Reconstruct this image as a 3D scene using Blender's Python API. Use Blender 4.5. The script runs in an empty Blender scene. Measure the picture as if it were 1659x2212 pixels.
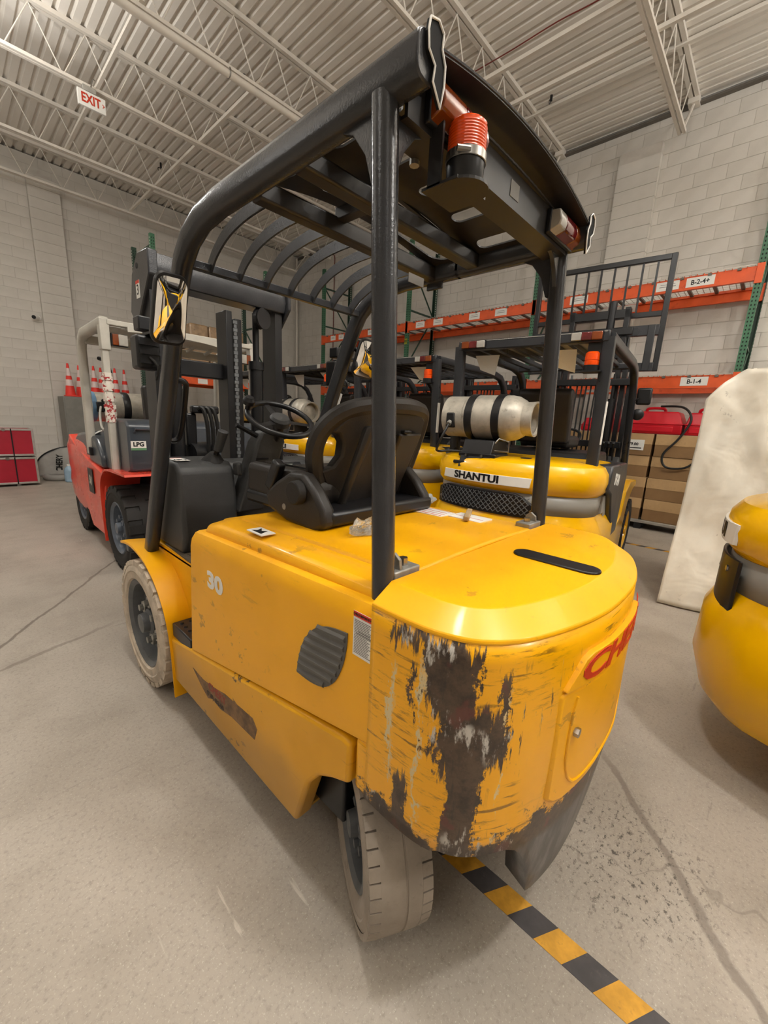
import bpy, bmesh, math, random
from mathutils import Vector, Matrix, Euler
random.seed(7)
S = bpy.context.scene
COL = S.collection

# ------------------------------------------------------------ camera
cam_d = bpy.data.cameras.new('camera')
cam = bpy.data.objects.new('camera', cam_d)
COL.objects.link(cam)
_R = Vector((0.68667, -0.72541, 0.04762)), Vector((-0.12730, -0.18447, -0.97456)), Vector((0.71574, 0.66314, -0.21901))
_fwd = _R[2].normalized()
_rgt = _R[0].normalized()
_up = _rgt.cross(_fwd).normalized()
_rgt = _fwd.cross(_up).normalized()
M = Matrix(((_rgt.x, _up.x, -_fwd.x), (_rgt.y, _up.y, -_fwd.y), (_rgt.z, _up.z, -_fwd.z)))
cam.matrix_world = Matrix.Translation((0, 0, 1.5)) @ M.to_4x4()
cam_d.sensor_fit = 'VERTICAL'
cam_d.sensor_height = 36
cam_d.lens = 877.13 / 2212 * 36
cam_d.clip_start = 0.02
S.camera = cam

# ------------------------------------------------------------ world, exposure, high-bay lights, added ceiling fill
W = bpy.data.worlds.new('world')
S.world = W
W.use_nodes = True
W.node_tree.nodes['Background'].inputs[0].default_value = (1.0, 0.97, 0.93, 1)
W.node_tree.nodes['Background'].inputs[1].default_value = 0.05
S.view_settings.view_transform = 'Standard'
S.view_settings.look = 'None'
S.view_settings.gamma = 1
S.view_settings.use_curve_mapping = False
S.view_settings.exposure = -0.42
LAMPS = [((0.5, 1.0, 5.3), 190), ((0.3, 6.9, 5.1), 190), ((3.0, -4.6, 5.3), 330), ((1.6, -1.15, 5.3), 300),
         ((-4.0, 7.0, 5.1), 90), ((-2.2, -4.3, 5.1), 40), ((6.6, -2.8, 5.1), 60), ((-4.4, 1.5, 5.1), 70)]
UP_FILL = (0.7, 0.24, 1.0, 0.45, 0.9, 0.9, 4.5, 1.5)
for i, (p, e) in enumerate(LAMPS):
    for kind in ('GLOW', 'DOWN', 'UP'):               # pendant high-bay lamps: prismatic reflector glow, downlight; the upward disk is added fill to brighten the ceiling
        l = bpy.data.lights.new('high_bay_light', 'POINT' if kind == 'GLOW' else 'AREA')
        o = bpy.data.objects.new('high_bay_light', l)
        o.location = p
        if kind == 'GLOW':
            l.shadow_soft_size = 0.15
            l.energy = e * 0.45
        else:
            l.shape = 'DISK'; l.size = 0.36
            l.energy = e * (0.24 if kind == 'DOWN' else UP_FILL[i])
            o.location.z += 0.02 if kind == 'DOWN' else 0.25
            if kind == 'UP': o.rotation_euler = (math.pi, 0, 0)
        l.color = (1.0, 0.982, 0.945)
        COL.objects.link(o)

# ------------------------------------------------------------ materials
def nd(nt, typ, **kw):
    n = nt.nodes.new(typ)
    for k, v in kw.items():
        setattr(n, k, v)
    return n

def lk(nt, a, b):
    nt.links.new(a, b)

def setin(nt, sock, v):
    if isinstance(v, (int, float)):
        sock.default_value = v
    elif isinstance(v, tuple):
        sock.default_value = v if len(v) == len(sock.default_value) else tuple(v) + (1,)
    else:
        lk(nt, v, sock)

class G:
    """small node-building helper"""
    def __init__(s, name):
        s.m = bpy.data.materials.new(name)
        s.m.use_nodes = True
        s.nt = s.m.node_tree
        s.b = s.nt.nodes['Principled BSDF']
        s._c = None
    def co(s):
        if s._c is None:
            s._c = nd(s.nt, 'ShaderNodeTexCoord').outputs['Object']
        return s._c
    def xyz(s):
        n = nd(s.nt, 'ShaderNodeSeparateXYZ')
        lk(s.nt, s.co(), n.inputs[0])
        return n.outputs[0], n.outputs[1], n.outputs[2]
    def vec(s, x, y, z):
        n = nd(s.nt, 'ShaderNodeCombineXYZ')
        for i, v in enumerate((x, y, z)):
            setin(s.nt, n.inputs[i], v)
        return n.outputs[0]
    def ma(s, op, a, b=0.0, c=0.0, clamp=False):
        n = nd(s.nt, 'ShaderNodeMath', operation=op, use_clamp=clamp)
        setin(s.nt, n.inputs[0], a)
        setin(s.nt, n.inputs[1], b)
        setin(s.nt, n.inputs[2], c)
        return n.outputs[0]
    def noise(s, scale, detail=3, rough=0.6, vec=None, dist=0.0):
        n = nd(s.nt, 'ShaderNodeTexNoise')
        n.inputs['Scale'].default_value = scale
        n.inputs['Detail'].default_value = detail
        n.inputs['Roughness'].default_value = rough
        n.inputs['Distortion'].default_value = dist
        lk(s.nt, vec if vec is not None else s.co(), n.inputs['Vector'])
        return n.outputs['Fac']
    def sc(s, sx, sy, sz, loc=(0, 0, 0)):
        n = nd(s.nt, 'ShaderNodeMapping')
        n.inputs['Scale'].default_value = (sx, sy, sz)
        n.inputs['Location'].default_value = loc
        lk(s.nt, s.co(), n.inputs['Vector'])
        return n.outputs[0]
    def step(s, v, lo, hi):
        n = nd(s.nt, 'ShaderNodeMapRange', interpolation_type='SMOOTHSTEP', clamp=True)
        setin(s.nt, n.inputs[0], v)
        n.inputs[1].default_value = lo
        n.inputs[2].default_value = hi
        return n.outputs[0]
    def band(s, v, a, b, soft):
        return s.ma('MULTIPLY', s.step(v, a - soft, a + soft), s.ma('SUBTRACT', 1.0, s.step(v, b - soft, b + soft)))
    def mix(s, f, a, b):
        n = nd(s.nt, 'ShaderNodeMix', data_type='RGBA')
        setin(s.nt, n.inputs[0], f)
        setin(s.nt, n.inputs[6], a)
        setin(s.nt, n.inputs[7], b)
        return n.outputs[2]
    def fmix(s, f, a, b):
        n = nd(s.nt, 'ShaderNodeMix', data_type='FLOAT')
        setin(s.nt, n.inputs[0], f)
        setin(s.nt, n.inputs[2], a)
        setin(s.nt, n.inputs[3], b)
        return n.outputs[0]
    def bump(s, h, strength=0.2, dist=0.01):
        n = nd(s.nt, 'ShaderNodeBump')
        n.inputs['Strength'].default_value = strength
        n.inputs['Distance'].default_value = dist
        lk(s.nt, h, n.inputs['Height'])
        lk(s.nt, n.outputs[0], s.b.inputs['Normal'])
    def out(s, color=None, rough=None, metal=None):
        s.b.inputs['Specular IOR Level'].default_value = 0.4
        if color is not None: setin(s.nt, s.b.inputs['Base Color'], color)
        if rough is not None: setin(s.nt, s.b.inputs['Roughness'], rough)
        if metal is not None: setin(s.nt, s.b.inputs['Metallic'], metal)
        return s.m

def lin(r, g, b):
    f = lambda c: c / 12.92 if c <= 0.04045 else ((c + 0.055) / 1.055) ** 2.4
    return (f(r / 255), f(g / 255), f(b / 255), 1)

def paint(name, col, rough=0.4, var=0.12, scale=6.0, metal=0.0, bump=0.0, bscale=80, dirt=None, coat=0.0):
    g = G(name)
    n = g.noise(scale, 4)
    dark = tuple(c * (1 - var) for c in col[:3]) + (1,)
    lite = tuple(min(1, c * (1 + var)) for c in col[:3]) + (1,)
    c = g.mix(g.step(n, 0.3, 0.7), dark, lite)
    if dirt:
        d = g.step(g.noise(scale * 2.3, 6, 0.7), 0.56, 0.72)
        c = g.mix(g.ma('MULTIPLY', d, 0.55), c, dirt)
    g.out(c, g.fmix(n, max(0.03, rough - 0.08), min(1, rough + 0.08)), metal)
    if coat:
        g.b.inputs['Coat Weight'].default_value = coat
        g.b.inputs['Coat Roughness'].default_value = 0.08
    if bump:
        g.bump(g.noise(bscale, 3), bump, 0.004)
    return g.m

YEL = lin(246, 176, 0)
MT = {}
MT['yellow'] = paint('yellow_paint', YEL, 0.3, 0.05, 3, coat=0.2)
MT['yellow_new'] = paint('clean_yellow_paint', lin(248, 188, 0), 0.25, 0.03, 2, coat=0.25)
MT['charcoal'] = paint('charcoal_gloss_paint', lin(54, 55, 58), 0.2, 0.1, 5, bump=0.16, bscale=170)
MT['black'] = paint('black_paint', lin(27, 27, 29), 0.34, 0.15, 6)
MT['dark_frame'] = paint('dark_grey_paint', lin(46, 47, 50), 0.3, 0.12, 5)
MT['roof'] = paint('dark_guard_paint', lin(36, 34, 33), 0.38, 0.1, 4)  # guard paint darkened to carry the shade under the roof
MT['plastic'] = paint('grey_moulded_plastic', lin(58, 58, 58), 0.48, 0.08, 8, bump=0.25, bscale=220)
MT['seat'] = paint('dark_seat_plastic', lin(40, 36, 33), 0.45, 0.1, 8, bump=0.2, bscale=260)
MT['rubber'] = paint('black_rubber', lin(34, 32, 31), 0.7, 0.2, 10, bump=0.3)
MT['dusty'] = paint('dusty_tyre_rubber', lin(190, 176, 158), 0.9, 0.2, 9, bump=0.35, bscale=60, dirt=lin(112, 102, 92))
MT['dusty2'] = paint('dusty_tread_rubber', lin(146, 135, 123), 0.9, 0.12, 9, bump=0.35, bscale=60, dirt=lin(106, 97, 88))
MT['rim'] = paint('grey_rim_paint', lin(92, 94, 96), 0.45, 0.15, 9, dirt=lin(60, 58, 56))
MT['rim_blue'] = paint('blue_grey_rim_paint', lin(96, 104, 116), 0.35, 0.1, 9)
MT['steel'] = paint('bare_steel', lin(160, 158, 154), 0.3, 0.15, 12, metal=1.0)
MT['zinc'] = paint('zinc_steel', lin(150, 148, 142), 0.4, 0.2, 20, metal=0.4)
MT['tank'] = paint('worn_aluminium', lin(178, 172, 160), 0.45, 0.18, 9, metal=0.4, bump=0.15, bscale=40, dirt=lin(110, 104, 94))
MT['vent'] = paint('grey_vent_plastic', lin(92, 90, 86), 0.5, 0.06, 8)
MT['white'] = paint('white_label', lin(236, 234, 228), 0.5, 0.03)
MT['red_label'] = paint('red_label', lin(212, 62, 38), 0.5, 0.03)
MT['ink'] = paint('black_ink', lin(20, 20, 22), 0.5, 0.05)
MT['ink_grey'] = paint('grey_ink', lin(120, 118, 115), 0.6, 0.05)
MT['red_ink'] = paint('red_lettering', lin(196, 52, 24), 0.45, 0.08)
MT['amber'] = paint('amber_lens', lin(120, 54, 12), 0.15, 0.12, 14, coat=0.6)
MT['orange_lens'] = paint('orange_beacon_lens', lin(232, 76, 10), 0.12, 0.1, 14, coat=0.6)
MT['red_lens'] = paint('red_lens', lin(92, 20, 22), 0.12, 0.2, 14, coat=0.7)
MT['clear_lens'] = paint('clear_lens', lin(160, 156, 148), 0.12, 0.12, 14, coat=0.6)
MT['red_truck'] = paint('red_truck_paint', lin(236, 74, 52), 0.28, 0.05, 3, coat=0.4)
MT['pale_grey'] = paint('pale_grey_paint', lin(188, 184, 174), 0.4, 0.08, 5)
MT['grey_stripe'] = paint('silver_grey_band', lin(150, 148, 142), 0.35, 0.04, 4)
MT['slate'] = paint('slate_hood_paint', lin(62, 68, 76), 0.3, 0.08, 4, coat=0.3)
MT['orange_beam'] = paint('orange_rack_paint', lin(226, 92, 42), 0.45, 0.08, 4, dirt=lin(180, 66, 34))
MT['green_post'] = paint('green_rack_paint', lin(66, 112, 84), 0.45, 0.15, 3, dirt=lin(56, 84, 62))
MT['dark_green'] = paint('dark_green_rack_paint', lin(50, 74, 60), 0.5, 0.12, 3)
MT['hole'] = paint('punched_hole_shadow', lin(24, 34, 28), 0.8, 0.1)
MT['wire'] = paint('galvanised_wire', lin(190, 186, 176), 0.4, 0.1, 9, metal=0.5)
MT['channel'] = paint('deck_channel_steel', lin(112, 106, 98), 0.5, 0.1, 9, metal=0.3)
MT['card'] = paint('cardboard', lin(186, 152, 108), 0.8, 0.06, 5, bump=0.1, bscale=60, dirt=lin(160, 128, 88))
MT['card_dark'] = paint('cardboard_tray', lin(138, 106, 70), 0.8, 0.06, 5, bump=0.1, bscale=60)  # carton colour darkened to paint in the shade below the lids
MT['wood'] = paint('pale_wood', lin(176, 150, 112), 0.75, 0.2, 18)
MT['red_plastic'] = paint('red_plastic', lin(206, 30, 44), 0.35, 0.06, 4)
MT['crimson'] = paint('crimson_case_panel', lin(164, 22, 44), 0.5, 0.06, 4)
MT['alu'] = paint('aluminium_edge', lin(186, 184, 178), 0.35, 0.1, 12, metal=0.7)
MT['cone_orange'] = paint('cone_orange', lin(238, 62, 52), 0.5, 0.05)
MT['cone_white'] = paint('cone_reflective_white', lin(226, 206, 202), 0.4, 0.06)
MT['grey_board'] = paint('grey_board', lin(128, 126, 120), 0.6, 0.1, 5)
MT['banner'] = paint('grey_banner_cloth', lin(160, 158, 152), 0.7, 0.1, 4)
MT['joist'] = paint('white_joist_paint', lin(228, 221, 210), 0.5, 0.05, 2)
MT['rag'] = paint('grey_rag', lin(150, 152, 150), 0.9, 0.12, 30)
MT['mat'] = paint('dark_rubber_mat', lin(88, 78, 66), 0.8, 0.18, 9, bump=0.3)
MT['hydraulic'] = paint('black_hose', lin(34, 33, 32), 0.5, 0.1)
MT['screen'] = paint('grey_display', lin(96, 98, 92), 0.25, 0.1, 20)
MT['wrap'] = paint('wrapped_brown_goods', lin(150, 122, 90), 0.3, 0.3, 7, dirt=lin(96, 82, 66), coat=0.6)
MT['grey_green'] = paint('green_label_edge', lin(96, 140, 104), 0.5, 0.05)
MT['wire_red'] = paint('red_cable', lin(120, 52, 44), 0.5, 0.05)
_g = G('mirror_glass'); _g.out((0.9, 0.9, 0.9), 0.02, 1.0); MT['mirror'] = _g.m
_g = G('clear_film')
_g.out((0.95, 0.98, 0.96), 0.03, 0.0)
_g.b.inputs['Transmission Weight'].default_value = 0.95
_g.bump(_g.noise(45, 3), 0.8, 0.01); MT['film'] = _g.m

# worn yellow for sills and panels: long horizontal scrapes, grime and chips
def worn(name, amount, base=YEL, dirt_low=None):
    g = G(name)
    x, y, z = g.xyz()
    n1 = g.noise(1.0, 5, 0.65, g.sc(3.5, 3.5, 30, (3, 1, 2)))
    n2 = g.noise(1.0, 6, 0.7, g.sc(9, 9, 14, (7, 3, 1)))
    n3 = g.noise(2.2, 3)
    grime = g.step(n3, 0.42, 0.75)
    c = g.mix(g.ma('MULTIPLY', grime, 0.35 * amount + 0.08), base, lin(190, 130, 8))
    sc_ = g.ma('MULTIPLY', g.step(n1, 0.62, 0.7), g.step(n3, 0.4, 0.6))
    c = g.mix(g.ma('MULTIPLY', sc_, 0.55 * amount), c, lin(110, 84, 42))
    chips = g.ma('MULTIPLY', g.step(n2, 0.61, 0.635), g.step(g.noise(1.7, 2, 0.5, g.sc(1, 1, 1, (11, 5, 9))), 0.5, 0.62))
    c = g.mix(g.ma('MULTIPLY', chips, amount, clamp=True), c, lin(70, 60, 48))
    if dirt_low is not None:
        low = g.ma('MULTIPLY', g.step(g.ma('ADD', z, g.ma('MULTIPLY', g.ma('SUBTRACT', n3, 0.5), 0.3)), dirt_low + 0.16, dirt_low - 0.05), 0.6)
        c = g.mix(low, c, lin(150, 116, 66))
    g.out(c, g.fmix(grime, 0.38, 0.55))
    g.b.inputs['Coat Weight'].default_value = 0.12
    g.b.inputs['Coat Roughness'].default_value = 0.1
    g.bump(n1, 0.05, 0.004)
    return g.m
MT['worn1'] = worn('scuffed_yellow_paint', 0.45)
MT['worn2'] = worn('scraped_yellow_paint', 0.9, lin(232, 168, 4), 0.31)
# counterweight paint: peeled to dark metal on the rear left corner, scraped along the flanks
def cw_paint():
    g = G('battered_counterweight_paint')
    x, y, z = g.xyz()                       # x from the truck's centre line, y from the rear, z up
    u = g.ma('SUBTRACT', g.ma('SUBTRACT', x, y), 0.022)              # runs round the corner
    nA = g.noise(1.0, 6, 0.7, g.sc(22, 22, 5, (4, 2, 1)))
    nB = g.noise(1.0, 7, 0.75, g.sc(16, 16, 16, (1, 8, 3)))
    nC = g.noise(1.0, 5, 0.65, g.sc(7, 7, 75, (2, 3, 4)))
    nD = g.noise(1.0, 5, 0.65, g.sc(85, 85, 9, (5, 3, 8)))
    j = g.ma('ADD', g.ma('MULTIPLY', g.ma('SUBTRACT', nA, 0.5), 0.13), g.ma('MULTIPLY', g.ma('SUBTRACT', nB, 0.5), 0.11))
    uj = g.ma('ADD', u, j)
    zj = g.ma('ADD', z, g.ma('MULTIPLY', g.ma('SUBTRACT', nD, 0.5), 0.22))
    def blob(u0, u1, z0, z1, su=0.004, sz=0.01):
        return g.ma('MULTIPLY', g.band(uj, u0, u1, su), g.band(zj, z0, z1, sz))
    mx = lambda a, b: g.ma('MAXIMUM', a, b)
    core = blob(-0.79, -0.655, 0.90, 1.065)
    core = mx(core, blob(-0.755, -0.60, 0.74, 0.93))
    core = mx(core, blob(-0.715, -0.61, 0.45, 0.78))
    core = mx(core, blob(-0.66, -0.55, 0.79, 0.915))
    core = mx(core, blob(-0.575, -0.55, 0.82, 1.0, 0.003))
    core = mx(core, blob(-0.875, -0.825, 0.50, 0.69))
    core = mx(core, blob(-0.91, -0.72, 1.03, 1.075))
    core = mx(core, blob(-0.785, -0.76, 0.79, 0.86))
    core = mx(core, blob(-0.838, -0.822, 0.88, 1.0, 0.003))
    low = g.ma('SUBTRACT', g.ma('ADD', z, g.ma('MULTIPLY', g.ma('SUBTRACT', nB, 0.5), 0.28)), g.ma('MULTIPLY', g.step(u, -0.62, -0.4), 0.04))
    core = mx(core, g.step(low, 0.575, 0.555))
    # narrow vertical gouges on the rear face
    gou = g.ma('MULTIPLY', g.step(nD, 0.61, 0.63), g.band(z, 0.53, 1.03, 0.05))
    gou = g.ma('MULTIPLY', gou, g.step(g.noise(1.0, 2, 0.5, g.sc(5, 5, 6, (9, 1, 4))), 0.47, 0.6))
    core = mx(core, g.ma('MULTIPLY', gou, g.step(u, -0.62, -0.55)))
    # horizontal scrapes
    scr = g.ma('MULTIPLY', g.step(nC, 0.56, 0.64), g.step(g.noise(3.5, 3), 0.42, 0.56))
    edge = g.ma('MULTIPLY', core, g.ma('SUBTRACT', 1.0, core))
    n3 = g.noise(2.5, 4)
    c = g.mix(g.ma('MULTIPLY', g.step(n3, 0.4, 0.75), 0.22), YEL, lin(196, 132, 18))
    c = g.mix(g.ma('MULTIPLY', scr, 0.8), c, lin(112, 74, 14))
    scr2 = g.ma('MULTIPLY', g.step(g.noise(1.0, 8, 0.8, g.sc(11, 11, 60, (8, 1, 2))), 0.52, 0.66), g.step(g.noise(4.2, 3, 0.6, g.sc(1, 1, 1, (6, 2, 9))), 0.44, 0.58))
    scr2 = g.ma('MULTIPLY', scr2, g.step(u, -0.2, -0.5))
    c = g.mix(g.ma('MULTIPLY', scr2, 0.75), c, lin(120, 84, 18))
    # cream primer fringe
    fr = mx(mx(g.band(g.ma('SUBTRACT', uj, 0.0), -0.89, -0.874, 0.004), g.band(uj, -0.802, -0.788, 0.003)), g.band(uj, -0.552, -0.542, 0.004))
    fr = g.ma('MULTIPLY', fr, g.ma('MULTIPLY', g.step(nA, 0.5, 0.56), g.band(z, 0.44, 1.0, 0.05)))
    c = g.mix(fr, c, lin(214, 196, 150))
    bare = g.mix(g.step(nB, 0.35, 0.65), lin(52, 40, 31), lin(88, 70, 54))
    bare = g.mix(g.ma('MULTIPLY', g.step(nD, 0.56, 0.66), 0.5), bare, lin(44, 40, 38))
    red = g.ma('MULTIPLY', g.step(g.noise(9, 3, 0.6, g.sc(1, 1, 1, (5, 5, 5))), 0.58, 0.64), 0.5)
    bare = g.mix(red, bare, lin(112, 52, 48))
    shiny = g.ma('MULTIPLY', g.step(g.noise(1.0, 5, 0.7, g.sc(30, 30, 10, (3, 9, 2))), 0.54, 0.64), g.step(g.noise(5, 2, 0.5, g.sc(1, 1, 1, (2, 2, 7))), 0.48, 0.58))
    bare = g.mix(g.ma('MULTIPLY', shiny, 0.9), bare, lin(205, 200, 192))
    rim = g.step(g.ma('ADD', z, g.ma('MULTIPLY', g.ma('SUBTRACT', nB, 0.5), 0.08)), 0.53, 0.50)
    bare = g.mix(rim, bare, g.mix(g.step(nA, 0.4, 0.65), lin(70, 68, 70), lin(104, 102, 102)))
    c = g.mix(core, c, bare)
    g.out(c, g.fmix(core, 0.3, 0.42), 0.0)
    g.b.inputs['Coat Weight'].default_value = 0.2
    g.b.inputs['Coat Roughness'].default_value = 0.15
    g.bump(g.ma('SUBTRACT', g.ma('MULTIPLY', nC, 0.15), core), 0.25, 0.006)
    return g.m
MT['cw'] = cw_paint()

def concrete():
    g = G('worn_concrete')
    big = g.noise(0.55, 4, 0.6)
    mid = g.noise(2.6, 5, 0.65)
    fine = g.noise(64, 5, 0.75)
    gr = g.noise(150, 2, 0.6)
    c = g.mix(g.step(big, 0.3, 0.7), lin(156, 147, 136), lin(178, 169, 157))
    c = g.mix(g.ma('MULTIPLY', g.step(mid, 0.45, 0.75), 0.45), c, lin(136, 126, 116))
    c = g.mix(g.ma('MULTIPLY', g.step(fine, 0.48, 0.7), 0.5), c, lin(122, 114, 105))
    c = g.mix(g.ma('MULTIPLY', g.step(gr, 0.58, 0.72), 0.45), c, lin(208, 201, 190))
    # pale scuffs in drag directions
    s1 = g.step(g.noise(1.0, 4, 0.6, g.sc(26, 2.6, 1, (1, 4, 0))), 0.665, 0.73)
    s1 = g.ma('MULTIPLY', s1, g.step(g.noise(1.6, 2, 0.5, g.sc(1, 1, 1, (3, 8, 0))), 0.5, 0.62))
    c = g.mix(g.ma('MULTIPLY', s1, 0.45), c, lin(222, 214, 202))
    s2 = g.step(g.noise(1.0, 4, 0.6, g.sc(2.2, 18, 1, (5, 9, 0))), 0.66, 0.72)
    c = g.mix(g.ma('MULTIPLY', s2, 0.28), c, lin(104, 97, 90))
    # cracks: thin iso-lines of stretched noise
    def crack(scale, lo, mask_lo, loc):
        n = g.noise(scale, 5, 0.55, g.sc(1, 1, 1, loc), 0.4)
        line = g.step(g.ma('ABSOLUTE', g.ma('SUBTRACT', n, 0.5)), lo, lo * 0.2)
        return g.ma('MULTIPLY', line, g.step(g.noise(0.45, 2, 0.5, g.sc(1, 1, 1, loc)), mask_lo, mask_lo + 0.1))
    c = g.mix(g.ma('MULTIPLY', crack(0.5, 0.0025, 0.55, (2, 7, 0)), 0.3), c, lin(88, 80, 72))
    x, y, z = g.xyz()
    # black tyre crumbs behind the truck, a dark mortar streak, a long crack on the left
    d = g.ma('ADD', g.ma('POWER', g.ma('MULTIPLY', g.ma('SUBTRACT', x, 1.50), 2.6), 2.0), g.ma('POWER', g.ma('MULTIPLY', g.ma('SUBTRACT', y, 0.10), 3.0), 2.0))
    m = g.step(d, 1.0, 0.05)
    crumbs = g.ma('MULTIPLY', m, g.step(g.noise(1.0, 6, 0.75, g.sc(40, 52, 1, (0, 2, 0))), 0.54, 0.61))
    c = g.mix(g.ma('MULTIPLY', crumbs, 0.8), c, lin(50, 46, 43))
    def line(k, x0, y0, w, xa, xb, soft, col, amt, wobble, ws):
        nonlocal c
        wob = g.ma('MULTIPLY', g.ma('SUBTRACT', g.noise(ws, 4), 0.5), wobble)
        yl = g.ma('ADD', g.ma('MULTIPLY', g.ma('SUBTRACT', x, x0), k), y0)
        ds = g.ma('ABSOLUTE', g.ma('ADD', g.ma('SUBTRACT', y, yl), wob))
        f = g.ma('MULTIPLY', g.step(ds, w, w * 0.4), g.band(x, xa, xb, soft))
        c = g.mix(g.ma('MULTIPLY', f, amt), c, col)
    line(0.88, 1.60, 0.0, 0.028, 1.15, 1.95, 0.1, lin(112, 103, 95), 0.65, 0.12, 3.5)
    line(1.38, 0.06, 3.28, 0.028, -1.2, 1.3, 0.2, lin(96, 86, 76), 0.7, 0.14, 3.0)
    line(0.35, 0.0, 2.95, 0.02, -1.2, 0.6, 0.2, lin(104, 94, 84), 0.5, 0.10, 4.0)
    g.out(c, g.fmix(mid, 0.42, 0.66))
    g.bump(g.ma('ADD', g.ma('MULTIPLY', fine, 0.5), g.ma('MULTIPLY', gr, 0.3)), 0.12, 0.003)
    return g.m
MT['floor'] = concrete()

def wallpaint():
    g = G('painted_block')
    n = g.noise(1.2, 4, 0.6)
    c = g.mix(g.step(n, 0.3, 0.7), lin(208, 203, 194), lin(221, 216, 208))
    st = g.step(g.noise(1.0, 5, 0.6, g.sc(5, 5, 0.6, (1, 2, 3))), 0.6, 0.75)
    c = g.mix(g.ma('MULTIPLY', st, 0.14), c, lin(150, 142, 130))
    g.out(c, 0.62)
    g.bump(g.noise(60, 4, 0.7), 0.25, 0.004)
    return g.m
MT['wall'] = wallpaint()
MT['joint'] = paint('mortar_joint', lin(202, 196, 187), 0.8, 0.05)
def deckmat():
    g = G('painted_roof_deck')
    n = g.noise(0.8, 4, 0.6)
    c = g.mix(g.step(n, 0.3, 0.7), lin(232, 226, 216), lin(243, 237, 228))
    g.out(c, 0.55)
    return g.m
MT['deck'] = deckmat()
def tarpmat():
    g = G('white_vinyl_tarp')
    n = g.noise(2.5, 5, 0.6)
    c = g.mix(g.step(n, 0.35, 0.75), lin(236, 230, 216), lin(216, 207, 190))
    st = g.ma('MULTIPLY', g.step(g.noise(14, 5, 0.7), 0.62, 0.7), g.step(g.noise(2.0, 2, 0.5, g.sc(1, 1, 1, (4, 4, 4))), 0.55, 0.65))
    c = g.mix(g.ma('MULTIPLY', st, 0.5), c, lin(120, 108, 92))
    g.out(c, 0.38)
    v = nd(g.nt, 'ShaderNodeTexVoronoi', feature='DISTANCE_TO_EDGE'); v.inputs['Scale'].default_value = 2.6; lk(g.nt, g.sc(1, 1, 0.7), v.inputs['Vector'])
    g.bump(g.ma('ADD', g.ma('MULTIPLY', g.noise(2.4, 3, 0.5, dist=0.8), 0.9), g.ma('MULTIPLY', g.step(v.outputs['Distance'], 0.0, 0.25), 0.25)), 0.45, 0.06)
    return g.m
MT['tarp'] = tarpmat()

# ------------------------------------------------------------ mesh builder
def rotm(rx=0, ry=0, rz=0):
    return Euler((rx, ry, rz)).to_matrix()

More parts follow.
